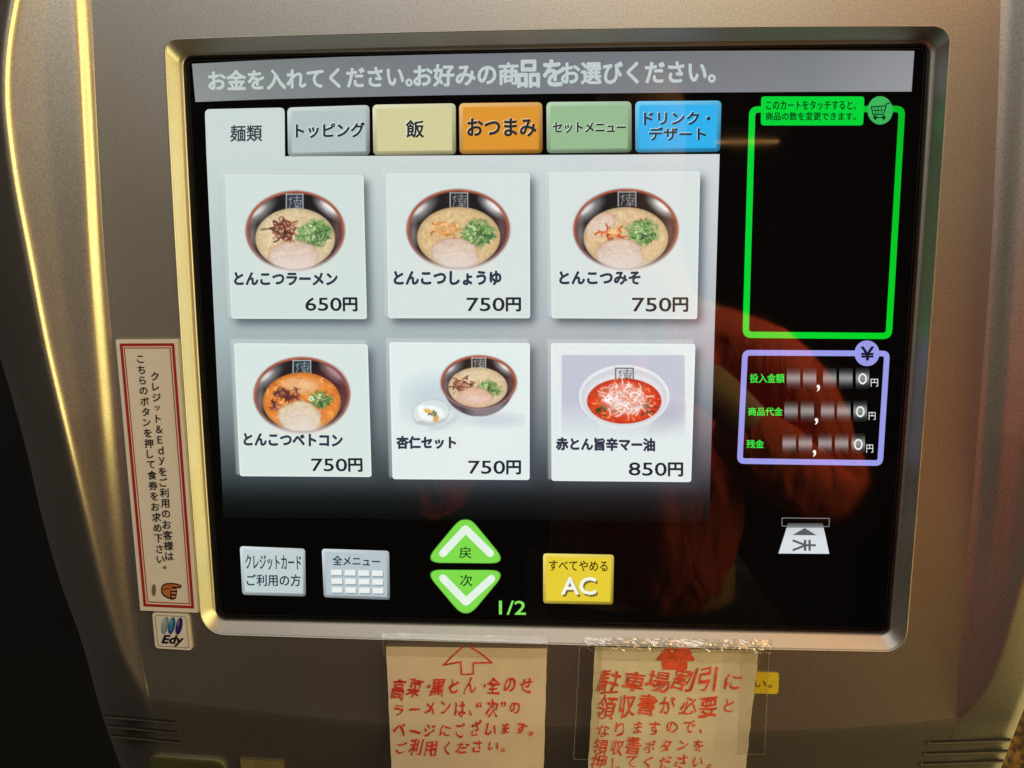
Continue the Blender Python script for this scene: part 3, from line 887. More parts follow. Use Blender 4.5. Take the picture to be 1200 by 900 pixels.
for i, q in enumerate(cards):
    b = MB()
    c = CARD[i]
    cy0 = q[0][1]; cy1 = q[2][1]; cx0, cx1 = q[0][0], q[1][0]
    def ec(x, y, c=c, q=q):
        u = (x - q[0][0]) / (q[1][0] - q[0][0]); v = (y - q[0][1]) / (q[2][1] - q[0][1])
        t = 0.5 + 0.5 * math.tanh(3 * (max(u - .93, 0) * 14 + max(v - .93, 0) * 14 - .6))
        a = lift(c, .05 if y < 390 else .16); d = lift(c, .16)
        return tuple(a[k] * (1 - t) + d[k] * t for k in range(3))
    rrect(b, q, Z2, 3.5, [(0, ec), (1.6, ec), (2.4, c)])
    nm, nq, pr, pq = names[i]
    text(b, nm, nq, Z3, (46, 52, 70), 0.056)
    pa, pb_ = bil(pq, .70, 0), bil(pq, .70, 1); pc, pd_ = bil(pq, .735, 0), bil(pq, .735, 1)
    text(b, pr[:-1], [pq[0], pa, pb_, pq[3]], Z3, (30, 36, 46), 0.020)
    text(b, pr[-1], [pc, pq[1], pq[2], pd_], Z3, (30, 36, 46), 0.042)
    b.build('menu_card', LCD, screen, label=labs[i])
    b = MB()
    raster(b, pics[i][0].X, pics[i][0].Y, pics[i][0].img, Z3)
    b.build('food_picture', LCD, screen, label=pics[i][1])

# ---------------- cart box
GR = (0, 200, 50)
b = MB()
qc = [(878, 124.5), (1061, 124), (1045, 397.5), (870, 396)]
def gcol(x, y):
    t = min(1, max(0, (x - 870) / 190)); return (0, 208 - 26 * t * (1 - min(1, max(0, (y - 300) / 100))), 52 - 18 * t)
A, B_ = rr_outline(qc, 11, 0, 8), rr_outline(qc, 11, 7.4, 8)
n = len(A)
b.add([P(x, y, Z1) for x, y in A + B_], [(i, (i + 1) % n, n + (i + 1) % n, n + i) for i in range(n)], [rgba(gcol(x, y)) for x, y in A + B_])
rrect(b, [(892, 113), (1013, 113), (1011.5, 147), (891.5, 147)], Z2, 4, [(0, (0, 200, 52)), (1, (0, 208, 54))])
text(b, 'このカートをタッチすると、', box(898, 118, 1003, 128.5), Z3, (6, 52, 22), 0.022)
text(b, '商品の数を変更できます。', box(897.5, 131.5, 1003, 141), Z3, (6, 52, 22), 0.022)
b.build('cart_frame', LCD, screen, label='bright green outlined box for the order list')
b = MB()
disc(b, 1031.5, 129.3, 14.8, 16.6, Z3, (58, 176, 88))
dk = (8, 50, 30)
for s_, wd_ in (([(1021, 125), (1023, 134), (1035.5, 134), (1039, 121.5), (1043, 120.5)], 1.5), ([(1021, 125.2), (1037.5, 124)], 1.3), ([(1022, 129.5), (1036.5, 129)], 1.0),
                ([(1025, 125), (1026.5, 134)], .9), ([(1029, 125), (1029.5, 134)], .9), ([(1033, 125), (1033, 134)], .9), ([(1023, 134), (1025, 137.5), (1036, 137.5)], 1.2)):
    stroke(b, s_, wd_, Z4, dk)
disc(b, 1025.8, 137.8, 2.3, 2.5, Z4, dk, n=14); disc(b, 1035.6, 137.8, 2.3, 2.5, Z4, dk, n=14)
b.build('cart_icon', LCD, screen)

# ---------------- payment box
PB = (150, 152, 226)
b = MB()
rring(b, [(870, 410), (1043, 411), (1034.5, 546), (863.5, 543.5)], Z1, 9, 6.6, PB)
disc(b, 1016, 414, 14.6, 15.0, Z2, PB)
text(b, '¥', box(1009, 406.5, 1024, 422), Z3, (22, 22, 40), 0.035)
gl = (40, 226, 70)
text(b, '投入金額', box(879, 438, 919, 448.5), Z2, gl, 0.022)
text(b, '商品代金', box(877, 477.5, 917, 487), Z2, gl, 0.022)
text(b, '残金', box(875, 515.5, 895, 525), Z2, gl, 0.022)
b.build('payment_frame', LCD, screen, label='lavender outlined box with the yen totals')
rowsd = [([922, 941, 964.5, 983.5, 1003], 431, 456, (959, 455), (1020.5, 444, 1029, 453)),
         ([919.3, 938.3, 962, 981, 1000.3], 469.5, 494.5, (956.8, 494), (1018, 483, 1026, 492)),
         ([917, 936, 959, 978.5, 998], 508, 532, (954.5, 531.5), (1015.3, 521, 1023.2, 530.5))]
for xs, y0, y1, cm, ye in rowsd:
    for j, x in enumerate(xs):
        b = MB()
        vs, cs, fs = [], [], []
        K = 9
        for k in range(K):
            t = k / (K - 1); yy = y0 + (y1 - y0) * t
            v_ = 8 + 134 * math.exp(-((t - .48) / .30) ** 2)
            for u in (0, 1):
                vs.append(P(x + 15.6 * u, yy, Z1)); cs.append(rgba((v_, v_ + 2, v_ + 1)))
        fs = [(2 * k, 2 * k + 1, 2 * k + 3, 2 * k + 2) for k in range(K - 1)]
        b.add(vs, fs, cs)
        if j == 4: text(b, 'O', box(x + 3.0, y0 + 6.5, x + 12.8, y0 + 19.3), Z2, (222, 230, 224), 0.02)
        b.build('digit_cell', LCD, screen)
    b = MB()
    text(b, '円', box(*ye), Z2, (226, 230, 226), 0.012)
    b.build('yen_sign', LCD, screen)
    b = MB()
    text(b, ',', box(cm[0] - 1.8, cm[1] - 4, cm[0] + 1.8, cm[1] + 3.5), Z2, (236, 238, 230), 0.03)
    b.build('comma', LCD, screen)

# ---------------- ticket slot symbol
b = MB()
rring(b, [(916, 606.5), (972.5, 607), (972, 617.5), (916, 617)], Z1, 0.6, 1.0, (120, 118, 116))
vs = [(923.5, 613), (964, 613), (968, 631), (971.8, 649), (912.3, 648.6), (918, 631)]
cs = [(60, 62, 66), (60, 62, 66), (206, 212, 216), (214, 220, 222), (214, 220, 222), (206, 212, 216)]
b.add([P(x, y, Z2) for x, y in vs], [(0, 1, 2, 5), (5, 2, 3, 4)], [rgba(c) for c in cs])
mid = [(921.8, 618.5), (965.2, 618.5)]
b.add([P(*mid[0], Z3), P(*mid[1], Z3), P(968, 631, Z3), P(971.8, 649, Z3), P(912.3, 648.6, Z3), P(918, 631, Z3)], [(0, 1, 2, 5), (5, 2, 3, 4)], [rgba((196, 202, 206))] * 2 + [rgba((212, 218, 222))] * 4)
poly(b, [(928.5, 627), (957, 627.3), (943, 618.8)], Z4, (86, 88, 92))
text(b, '¥', box(929, 632, 956, 646), Z4, (86, 88, 96), 0.01, rot=90)
b.build('ticket_symbol', LCD, screen)

# ---------------- lower buttons
b = MB()
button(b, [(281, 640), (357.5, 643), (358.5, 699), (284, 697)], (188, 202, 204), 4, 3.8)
text(b, 'クレジットカード', [(287.5, 650), (352.5, 651), (353, 668), (288, 667)], Z2, (46, 58, 68), 0.016)
text(b, 'ご利用の方', [(289, 673), (352, 673.5), (352.5, 687), (289.5, 686.5)], Z2, (46, 58, 68), 0.022)
b.build('credit_card_button', LCD, screen, label='pale grey credit card button at the lower left')
b = MB()
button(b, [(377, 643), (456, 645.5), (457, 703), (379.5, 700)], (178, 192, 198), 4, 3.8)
text(b, '全メニュー', [(390, 651), (445, 652.5), (445, 663.5), (390, 662)], Z2, (40, 50, 60), 0.026)
for r_ in range(3):
    for c_ in range(4):
        x, y = 388 + c_ * 16 + r_ * .4, 667.5 + r_ * 10.2 + c_ * .35
        poly(b, [(x + 1, y + 1.2), (x + 13.4, y + 1.4), (x + 13.6, y + 8.0), (x + 1, y + 7.8)], Z2, (132, 148, 156))
        poly(b, [(x, y), (x + 12.4, y + .2), (x + 12.6, y + 6.6), (x, y + 6.4)], Z3, (228, 234, 232))
b.build('full_menu_button', LCD, screen, label='grey full menu button with a small grid')
def arrow(name, apex, cl, cr, sgn, ch, lab):
    b = MB()
    # rounded triangle by shrinking and stroking
    def tri(rad, inset, c, z):
        cxm = (apex[0] + cl[0] + cr[0]) / 3; cym = (apex[1] + cl[1] + cr[1]) / 3
        pts = []
        T = [apex, cr, cl]
        for i in range(3):
            a, p_, n_ = (np.array(T[k % 3], float) for k in (i - 1, i, i + 1))
            cc_ = np.array([cxm, cym]); p_ = p_ + (cc_ - p_) * inset
            a = a + (cc_ - a) * inset; n_ = n_ + (cc_ - n_) * inset
            d1 = (a - p_) / np.linalg.norm(a - p_); d2 = (n_ - p_) / np.linalg.norm(n_ - p_)
            for k in range(9):
                t = k / 8; pts.append((p_ + d1 * rad) * (1 - t) ** 2 + 2 * p_ * t * (1 - t) + (p_ + d2 * rad) * t * t)
        poly(b, pts, z, c)
    tri(21, 0, (96, 178, 60), Z1)
    tri(20, 0.04, (124, 214, 74), Z2)
    for pts_ in ([ch[2][0], ch[2][1]], [ch[2][1], ch[2][2]]):
        stroke(b, pts_, 9.0, Z3 + (0.00004 if pts_[0] is ch[2][1] else 0), (222, 236, 222))
    text(b, ch[0], ch[1], Z4, (24, 60, 24), 0.012)
    b.build(name, LCD, screen, label=lab)
arrow('page_arrow_button', (545.5, 600), (496, 659.5), (595, 660.5), 1, ('戻', box(538, 640.5, 552.5, 654), [(519, 648.5), (545.5, 620), (574.5, 648.5)]), 'green up arrow button for going back')
arrow('page_arrow_button', (546, 727), (496, 667.5), (595, 668), -1, ('次', box(539, 673.5, 553.5, 687), [(519, 677.5), (546, 705.5), (576, 678)]), 'green down arrow button for the next page')
b = MB(); text(b, '1/2', [(585, 704), (616, 704.5), (616, 720.5), (585, 720)], Z2, (130, 222, 90), 0.018)
b.build('page_number', LCD, screen)
b = MB()
button(b, [(636.5, 648.5), (719.5, 650), (718.5, 708.5), (636.5, 707)], (224, 200, 52), 4, 3.8)
text(b, 'すべてやめる', [(643.5, 656.5), (712, 657.5), (712, 669.5), (643.5, 668.5)], Z2, (40, 36, 20), 0.016)
text(b, 'AC', box(658.5, 678, 698.5, 697.5), Z2, (120, 104, 40), 0.03, shift=(1.4, 1.4))
text(b, 'AC', box(658, 677, 698, 696.5), Z3, (238, 238, 226), 0.03)
b.build('cancel_button', LCD, screen, label='yellow cancel all button marked AC')

# ---------------- vents, tray
def bar(mb, pts, hgt, z0, z1, mi=0):
    """a rail along px points, hgt px tall, from depth z0 to z1 above the shell"""
    vs = []
    for x, y in pts:
        zd = drop(x, y)
        for dy, zz in ((0, z0), (0, z1), (hgt, z1), (hgt, z0)):
            vs.append(P(x, y + dy, zd + zz))
    n_ = len(pts)
    fs = []
    for i in range(n_ - 1):
        for k in range(3): fs.append((4 * i + k, 4 * (i + 1) + k, 4 * (i + 1) + k + 1, 4 * i + k + 1))
    fs += [(0, 1, 2, 3), tuple(4 * (n_ - 1) + k for k in (3, 2, 1, 0))]
    mb.add(vs, fs, None, mi)
for (xa, ya, xb, yb) in ((122, 838.5, 206, 846), (127, 850, 208, 858), (130, 861.5, 213, 869.5)):
    zb = 0.0012
    b = MB()
    pts = [(xa + (xb - xa) * t, ya + (yb - ya) * t - 1.5) for t in np.linspace(0, 1, 9)]
    bar(b, pts, 2.3, -0.004, 0.00035, 0)
    bar(b, [(x, y + 2.4) for x, y in pts], 1.6, -0.004, 0.0006, 1)
    b.build('vent_slot', [M['slot'], M['silver']], machine)
for (xa, ya, xb, yb) in ((1089, 870, 1185, 867), (1085, 883, 1181, 880), (1081, 895, 1176, 891.5)):
    b = MB()
    pts = [(xa + (xb - xa) * t, ya + (yb - ya) * t - 2.0) for t in np.linspace(0, 1, 9)]
    bar(b, pts, 2.6, -0.004, 0.00035, 0)
    bar(b, [(x, y + 2.7) for x, y in pts], 1.5, -0.004, 0.0006, 1)
    disc(b, xa - .8, ya + .6, 1.3, 1.7, drop(xa, ya) + 0.0007, None, 1, 10)
    b.build('vent_slot', [M['slot'], M['silver']], machine)
b = MB()
zt = drop(210, 900)
loopA = rr_outline([(173, 884), (264, 890.5), (272, 940), (180, 934)], 13, 0, 8)
vs = []
for g_, z in ((0, -0.002), (0, 0.0012), (2.5, 0.0020), (6, 0.0016)):
    vs += [P(x, y, drop(x, y) + z) for x, y in rr_outline([(173, 884), (264, 890.5), (272, 940), (180, 934)], 13, g_, 8)]
n = len(loopA)
b.add(vs, [(k * n + i, k * n + (i + 1) % n, (k + 1) * n + (i + 1) % n, (k + 1) * n + i) for k in range(3) for i in range(n)] + [tuple(range(3 * n, 4 * n))])
b.build('coin_return_cover', M['tray'], machine, smooth=True, label='greenish rounded cover at the lower edge')

# ================================================================== STICKERS AND NOTES
def sheet(name, q, thick, mat, parent, nx=16, ny=20, curl=None, jag=0.0, z0=0.0003, label=None, hang=0.3):
    """thin sheet standing on the panel, with thickness and gentle waves; px quad"""
    mb = MB()
    top_, botm = [], []
    for j in range(ny + 1):
        for i in range(nx + 1):
            u, v = i / nx, j / ny
            x, y = bil(q, u, v)
            if jag and i in (0, nx): x += random.uniform(-jag, jag)
            if curl: zz = curl(u, v)
            else: zz = 0.0
            zz += drop(x, y) * hang + z0
            top_.append(P(x, y, zz + thick)); botm.append(P(x, y, zz))
    n_ = nx + 1
    T = len(top_)
    fs = []
    for j in range(ny):
        for i in range(nx):
            fs.append((j * n_ + i, j * n_ + i + 1, (j + 1) * n_ + i + 1, (j + 1) * n_ + i))
            fs.append(tuple(T + k for k in ((j + 1) * n_ + i, (j + 1) * n_ + i + 1, j * n_ + i + 1, j * n_ + i)))
    rim_ = [i for i in range(n_)] + [j * n_ + nx for j in range(1, ny + 1)] + [ny * n_ + i for i in range(nx - 1, -1, -1)] + [j * n_ for j in range(ny - 1, 0, -1)]
    for a, b_ in zip(rim_, rim_[1:] + rim_[:1]): fs.append((a, b_, b_ + T, a + T))
    mb.add(top_ + botm, fs)
    o = mb.build(name, mat, parent, smooth=False, label=label)
    return o

def mapped_text(mb, s, q, zf, weight, mi=0, hand=0.0, color=None, seed=0):
    """text laid on a surface whose height is zf(x, y); hand > 0 writes each character by hand"""
    r_ = random.Random(seed)
    if hand == 0:
        v, f = glyph(s, weight); v = v[:, :2]
        lo, hi = v.min(0), v.max(0)
        u = (v - lo) / np.maximum(hi - lo, 1e-6)
        out = []
        for a, b_ in u:
            x, y = bil(q, a, 1 - b_); out.append(P(x, y, zf(x, y)))
        mb.add(out, f, color, mi)
        return
    # advance widths of the line, one glyph at a time
    xs = [0.0]; gl_ = []
    for ch in s:
        gv, gf = glyph(ch, weight)
        full = {'・': .45, '、': .6, '。': .6, '“': .5, '”': .5, '゛': .5}.get(ch, 1.0)
        gl_.append((ch, gv, gf, full)); xs.append(xs[-1] + full)
    tot = xs[-1]
    for k, (ch, gv, gf, adv) in enumerate(gl_):
        if not gf: continue
        kanji = ord(ch) > 0x4e00
        ang = r_.uniform(-.14, .10) - 0.03; sk = r_.uniform(0.02, .26)
        sx = r_.uniform(.82, 1.02) * (1.0 if kanji else .86); sy = r_.uniform(.86, 1.14) * (1.0 if kanji else .84)
        ox = r_.uniform(-.03, .03); oy = r_.uniform(-.09, .08)
        c0 = 0.5 if adv == 1.0 else 0.3
        out = []
        for gx, gy, lz in gv:
            gx -= c0; gy -= 0.36
            nx_ = noise.noise(Vector((gx * 2.6 + k * 3.1, gy * 2.6, seed)))
            ny_ = noise.noise(Vector((gx * 2.6 + k * 3.1, gy * 2.6, seed + 7.7)))
            gx += nx_ * .085 * hand; gy += ny_ * .085 * hand
            gx += sk * gy
            gx, gy = gx * sx * math.cos(ang) - gy * sy * math.sin(ang), gx * sx * math.sin(ang) + gy * sy * math.cos(ang)
            u = (xs[k] + adv * .5 + ox + gx) / tot; vv = 0.5 - (gy + oy) / 0.92
            x, y = bil(q, u, vv)
            out.append(P(x, y, zf(x, y) + lz))
        mb.add(out, gf, color, mi)

# --- vertical instruction sticker
st = empty('instruction_sticker', P(184, 716, 0.0001), 'tall white sticker with a red double border and vertical black writing beside the screen', 'sticker')
qs = [(135.5, 398), (208, 397.5), (232, 718), (164.5, 715.5)]
ZT = 0.00018
zst = lambda x, y: 0.0004 + max(0.0, 0.0004) 
def flat_sheet(name, q, r, z0, z1, mat, parent, mi=0):
    mb = MB()
    o = rr_outline(q, r, 0)
    n_ = len(o)
    mb.add([P(x, y, z0) for x, y in o] + [P(x, y, z1) for x, y in o], [(i, (i + 1) % n_, n_ + (i + 1) % n_, n_ + i) for i in range(n_)] + [tuple(range(n_, 2 * n_))])
    return mb.build(name, mat, parent)
flat_sheet('backing', qs, 0.6, 0.0000, 0.0012, M['sticker'], st)
b = MB()
rring(b, rr := [(140.2, 402.5), (204.2, 402.2), (227.5, 713.2), (168.3, 710.6)], 0.0013, 0.5, 3.2, None)
rring(b, [(144.9, 407.2), (199.9, 407.0), (222.6, 708.0), (172.6, 705.8)], 0.0013, 0.5, 1.1, None)
b.build('red_border', M['sticker_red'], st)
b = MB()
def vertical(s, xa, ya, xb, yb, size):
    n_ = len(s)
    for i, ch in enumerate(s):
        t = i / (n_ - 1)
        x, y = xa + (xb - xa) * t, ya + (yb - ya) * t
        if ch in '。': x += 3.5; y -= 3; sz = size * .35
        elif ch in 'ッ': sz = size * .75
        else: sz = size
        if ch == 'ー': pass
        gv, gf = glyph(ch, 0.022)
        lo, hi = gv.min(0), gv.max(0); c_ = (lo + hi) / 2
        k = sz / 0.92
        k = k if ch not in '。' else size / .92
        out = []
        for gx, gy, lz in gv:
            px, py = (gx - c_[0]) * k, -(gy - c_[1]) * k
            px, py = px + py * .06, py + px * .02
            out.append(P(x + px, y + py, 0.0013 + lz))
        b.add(out, gf)
vertical('クレジット＆Ｅｄｙをご利用のお客様は', 181.5, 441, 198.5, 652, 10.4)
vertical('こちらのボタンを押して食券をお求め下さい。', 164.5, 421, 189.5, 668, 10.2)
b.build('lettering', M['ink'], st)
b = MB()
Zh = 0.0013
hand_out = [(188.5, 690), (190, 686), (194, 683.4), (200, 682.9), (207, 683.6), (212.2, 685.5), (213, 688), (210.5, 689.6), (206.5, 689.2), (207.6, 692), (207.3, 695), (206.8, 698), (206, 701.5), (203, 702.8), (199, 702.3), (195, 700.5), (191, 698), (188.8, 694.5)]
poly(b, hand_out, Zh, (52, 22, 10))
hin = [(190, 690.3), (191.3, 687), (195, 684.9), (200, 684.5), (206.5, 685.2), (211, 686.8), (210.8, 687.8), (206, 687.6), (201.5, 687.3), (201, 690), (199.6, 693), (199.5, 697), (199.3, 700.6), (195.5, 699), (191.8, 696.4), (190.2, 693.5)]
poly(b, hin, Zh + .00008, (196, 120, 66))
for y_, x1 in ((691.2, 206), (695.0, 206.2), (699.3, 205.4)):
    poly(b, [(201, y_ - 1.3), (x1, y_ - 1.1), (x1 + .2, y_ + .9), (201, y_ + 1.1)], Zh + .00008, (214, 150, 110))
stroke(b, [(191.5, 691), (195.5, 689.3), (198.5, 690.5)], 1.0, Zh + .00015, (60, 26, 12)); stroke(b, [(198, 685.5), (200, 688)], .8, Zh + .00015, (90, 44, 22))
disc(b, 180.3, 691.5, 2.6, 7.2, Zh, (134, 112, 92), n=20)
b.build('pointing_hand_print', M['print'], st)

# --- small payment sticker
ed = empty('payment_sticker', P(201, 761, 0.0001), 'small rounded white sticker with three blue ovals under the tall sticker', 'sticker')
flat_sheet('backing', [(178.3, 717.6), (220.5, 719.3), (225, 762.3), (182, 759.6)], 4.5, 0.0, 0.0009, M['sticker'], ed)
b = MB()
rring(b, [(181.3, 720.8), (218.0, 722.2), (222.0, 759.6), (185, 757.2)], 0.00098, 3.5, 0.55, (96, 76, 52))
for cx, cy, c, d in ((193.3, 733, (150, 176, 176), (120, 150, 160)), (201.2, 733.2, (46, 132, 176), (30, 90, 160)), (209.8, 733.8, (52, 46, 120), (34, 30, 110))):
    disc(b, cx, cy, 3.9, 10.3, 0.0010, d, n=28, rot=0.20)
    disc(b, cx - .5, cy - 1.2, 2.7, 8.0, 0.0011, c, n=28, rot=0.20)
    disc(b, cx - .8, cy - 4, 0.8, 3.8, 0.0012, lift(c, .45), n=16, rot=0.22)
text(b, 'Edy', [(191.5, 744.5), (214.5, 745), (213, 757.5), (190, 756.5)], 0.0011, (24, 14, 36), 0.045, slant=0.12)
b.build('logo_print', M['print'], ed)

# --- handwritten notes
def curl1(u, v): return 0.0016 * math.sin(u * 3.1) * (0.25 + v) * 0.5 + 0.0006 * math.sin(v * 6 + u * 4) + 0.0009
def curl2(u, v): return 0.0010 * math.sin(u * 5.1 + 1) * (0.3 + v) * 0.5 + 0.0008 * math.sin(v * 7 + u * 3) + 0.0011 + 0.0009 * max(0, u - .8) * 5
def quad_uv(q):
    def f(x, y):
        u = v = 0.5
        for _ in range(6):
            X_, Y_ = bil(q, u, v)
            dux = (bil(q, u + .01, v)[0] - X_) / .01; duy = (bil(q, u + .01, v)[1] - Y_) / .01
            dvx = (bil(q, u, v + .01)[0] - X_) / .01; dvy = (bil(q, u, v + .01)[1] - Y_) / .01
            det = dux * dvy - dvx * duy
            ex, ey = x - X_, y - Y_
            u += (ex * dvy - dvx * ey) / det; v += (dux * ey - ex * duy) / det
        return u, v
    return f
n1 = empty('handwritten_note', P(547, 905, 0.0), 'cream paper note with red handwriting and a hollow red arrow pointing up', 'paper note', 'handwritten notes taped under the screen')
q1 = [(452.5, 757.5), (641, 760), (636.5, 925), (459.5, 920)]
sheet('paper', q1, 0.00012, M['paper1'], n1, 14, 22, curl1, 0.35, 0.0002)
f1 = quad_uv(q1)
def z1f(x, y):
    u, v = f1(x, y); return drop(x, y) * 0.3 + 0.0002 + curl1(min(max(u, 0), 1), min(max(v, 0), 1)) + 0.00012 + 0.00012
b = MB()
def stroke_on(pts, wd_, zf, jit=.15, mi=0):
    dens = []
    for (xa, ya), (xb, yb) in zip(pts[:-1], pts[1:]):
        k = max(2, int(math.hypot(xb - xa, yb - ya) / 3))
        for i in range(k): dens.append((xa + (xb - xa) * i / k, ya + (yb - ya) * i / k))
    dens.append(pts[-1])
    A_ = [np.array(p_, float) for p_ in dens]; L, R = [], []
    for i, p_ in enumerate(A_):
        d = A_[min(i + 1, len(A_) - 1)] - A_[max(i - 1, 0)]; d /= max(np.linalg.norm(d), 1e-6); nn_ = np.array([-d[1], d[0]])
        h = wd_ / 2 * (1 + jit * random.uniform(-1, 1)); L.append(p_ + nn_ * h); R.append(p_ - nn_ * h)
    n_ = len(A_)
    b.add([P(x, y, zf(x, y)) for x, y in L + R], [(i, i + 1, n_ + i + 1, n_ + i) for i in range(n_ - 1)], None, mi)
for seg_ in ([(543, 757.5), (531, 768), (519.5, 779.8)], [(519, 779.6), (530, 777.4), (540.8, 775.6)], [(540, 775.5), (540.6, 783), (540.6, 790.5)], [(540.6, 790), (548, 790.3), (555, 789.4)],
             [(555, 790), (554.6, 783), (554.8, 776.4)], [(554.6, 777), (566, 776.6), (577, 776.8)], [(576.8, 776.8), (564, 766), (550.5, 757.5)]):
    stroke_on(seg_, 1.9, z1f)
for i, (s_, q_) in enumerate((('高菜・黒とん・全のせ', [(457, 795), (626, 793), (626, 814), (457, 818)]), ('ラーメンは、“次”の', [(459, 822), (612, 817.5), (612, 838), (459, 842)]),
                              ('ページにございます。', [(459, 847), (630, 844), (630, 862.5), (459, 866)]), ('ご利用ください。', [(461, 869), (597, 866), (597, 883), (461, 886)]))):
    mapped_text(b, s_, q_, z1f, 0.024, 0, 1.5, None, 3 + i)
b.build('red_handwriting', M['marker'], n1)

n2 = empty('handwritten_note', P(785, 905, 0.0), 'yellowed paper note with red handwriting and a solid red arrow under crumpled tape', 'paper note', 'handwritten notes taped under the screen')
q2 = [(697.5, 758), (889.5, 762.5), (871, 925), (688, 920)]
sheet('paper', q2, 0.00012, M['paper2'], n2, 14, 22, curl2, 0.5, 0.0004)
f2 = quad_uv(q2)
def z2f(x, y):
    u, v = f2(x, y); return drop(x, y) * 0.3 + 0.0004 + curl2(min(max(u, 0), 1), min(max(v, 0), 1)) + 0.00012 + 0.00012
b = MB()
for k in range(9):                       # the arrow is coloured in with marker strokes
    t = k / 8
    stroke_on([(779.7 - 11 * t + random.uniform(-.6, .6), 760.3 + 13 * t), (808 + 6 * t + random.uniform(-.8, .8), 760.3 + 13.2 * t)], 2.3, z2f, .2)
for k in range(7):
    t = k / 6
    stroke_on([(776 + random.uniform(-.5, .5), 775 + 9 * t), (805.5 + random.uniform(-.5, .5), 775 + 9 * t)], 2.0, z2f, .2)
b.build('solid_red_arrow', M['marker2'], n2)
b = MB()
for i, (s_, q_) in enumerate((('駐車場割引に', [(700, 785), (874, 785), (873, 809), (700, 811)]), ('領収書が必要と', [(699, 817), (866, 815), (865, 838), (699, 841)]),
                              ('なりますので、', [(697, 845), (830, 843), (829, 862), (696, 865)]), ('領収書ボタンを', [(694, 866), (829, 865), (828, 883), (694, 885)]),
                              ('押してください。', [(692, 885), (840, 884), (839, 902), (691, 904)]))):
    mapped_text(b, s_, q_, z2f, 0.016, 0, 1.5, None, 13 + i)
b.build('red_handwriting', M['marker2'], n2)

# --- clear tape (parts of the note they hold)
def tape(q, nx, ny, amp, z0, parent, seed, sharp=1.0, bez=False, crumpled=False):
    mb = MB()
    vs = []
    for j in range(ny + 1):
        for i in range(nx + 1):
            u, v = i / nx, j / ny
            x, y = bil(q, u, v)
            if v in (0, 1) or u in (0, 1): x += random.uniform(-.5, .5); y += random.uniform(-.5, .5)
            h = noise.noise(Vector((x * .16, y * .22, seed))) + .6 * noise.noise(Vector((x * .5, y * .6, seed + 4)))
            h = abs(h) ** sharp * amp * (max(0.15, min(1.0, abs(noise.noise(Vector((x * .035, 3.3, seed)))) * 4.5)) if crumpled else 1.0)
            zz = z0 + h + drop(x, y) * 0.3
            if bez:                      # follows the sloping reveal of the bezel above its edge
                edge_y = float(np.interp(x, [236, 650, 1060], [743.5, 755.5, 764.5]))
                if y < edge_y: zz -= (edge_y - y) / 20.0 * 0.0058
            vs.append(P(x, y, zz))
    n_ = nx + 1
    mb.add(vs, [(j * n_ + i, (j + 1) * n_ + i, (j + 1) * n_ + i + 1, j * n_ + i + 1) for j in range(ny) for i in range(nx)])
    o = mb.build('clear_tape', M['crumpled_tape'] if crumpled else M['tape'], parent, smooth=not crumpled)
    # pale ribbons paint in the light caught along the film's cut edges
    eb = MB()
    idx = [i for i in range(n_)] + [j * n_ + nx for j in range(1, ny + 1)] + [ny * n_ + i for i in range(nx - 1, -1, -1)] + [j * n_ for j in range(ny - 1, 0, -1)]
    cen = sum((Vector(v) for v in vs), Vector()) / len(vs)
    A_, B_2 = [], []
    for q_ in idx:
        v = Vector(vs[q_]); d = (cen - v); d.z = 0
        wdt = random.uniform(.0002, .00042)
        ox = wdt if d.x > 0 else -wdt; oy = wdt if d.y > 0 else -wdt
        A_.append(v + Vector((0, 0, .00006))); B_2.append(v + Vector((ox, oy, .00006)))
    m_ = len(idx)
    eb.add(A_ + B_2, [(i, (i + 1) % m_, m_ + (i + 1) % m_, m_ + i) for i in range(m_)])
    eb.build('tape_edge_glint', M['tape_edge_glint'], o)
    return o
tape([(700, 758), (892, 762), (890, 777), (701, 773)], 40, 6, 0.00015, 0.0030, n2, 2.3)
tape([(683, 747), (905, 750), (903, 766), (690, 762)], 84, 8, 0.0013, 0.0026, n2, 1.3, 1.0, True, True)
tape([(679, 757), (706, 757), (700, 890), (672, 890)], 12, 40, 0.0004, 0.0026, n2, 5.1)
tape([(868, 762), (902, 764), (896, 884), (864, 884)], 12, 40, 0.0005, 0.0031, n2, 8.8)
tape([(447, 741), (642, 746), (641, 771), (450, 768)], 60, 10, 0.00015, 0.0024, n1, 3.3, 1.0, True)

# --- yellow label half hidden by the second note
yl = empty('yellow_label', P(897, 813, 0.0), 'small yellow label half hidden behind the right edge of the taped note', 'label')
flat_sheet('backing', [(862, 787), (913, 788.5), (912, 813.5), (861, 812)], 4, 0.0, 0.0004, M['yellow_label'], yl)
b = MB(); text(b, 'さい。', [(868, 796), (905, 796.5), (905, 806), (868, 805.5)], 0.00048, None, 0.006)
b.build('lettering', M['ink'], yl)
# --- worn label at the lower edge
wl = empty('worn_label', P(306, 905, drop(306, 905)), 'small worn yellowish label cut off by the lower picture edge', 'label')
b = MB()
ql = [(281, 889.5), (332.5, 892.5), (331, 925), (286, 922)]
vs = [P(x, y, drop(x, y) + z) for z in (0.0002, 0.0009) for x, y in ql]
b.add(vs, [(4, 5, 6, 7), (0, 1, 5, 4), (1, 2, 6, 5), (2, 3, 7, 6), (3, 0, 4, 7)])
b.build('backing', M['old_label'], wl)

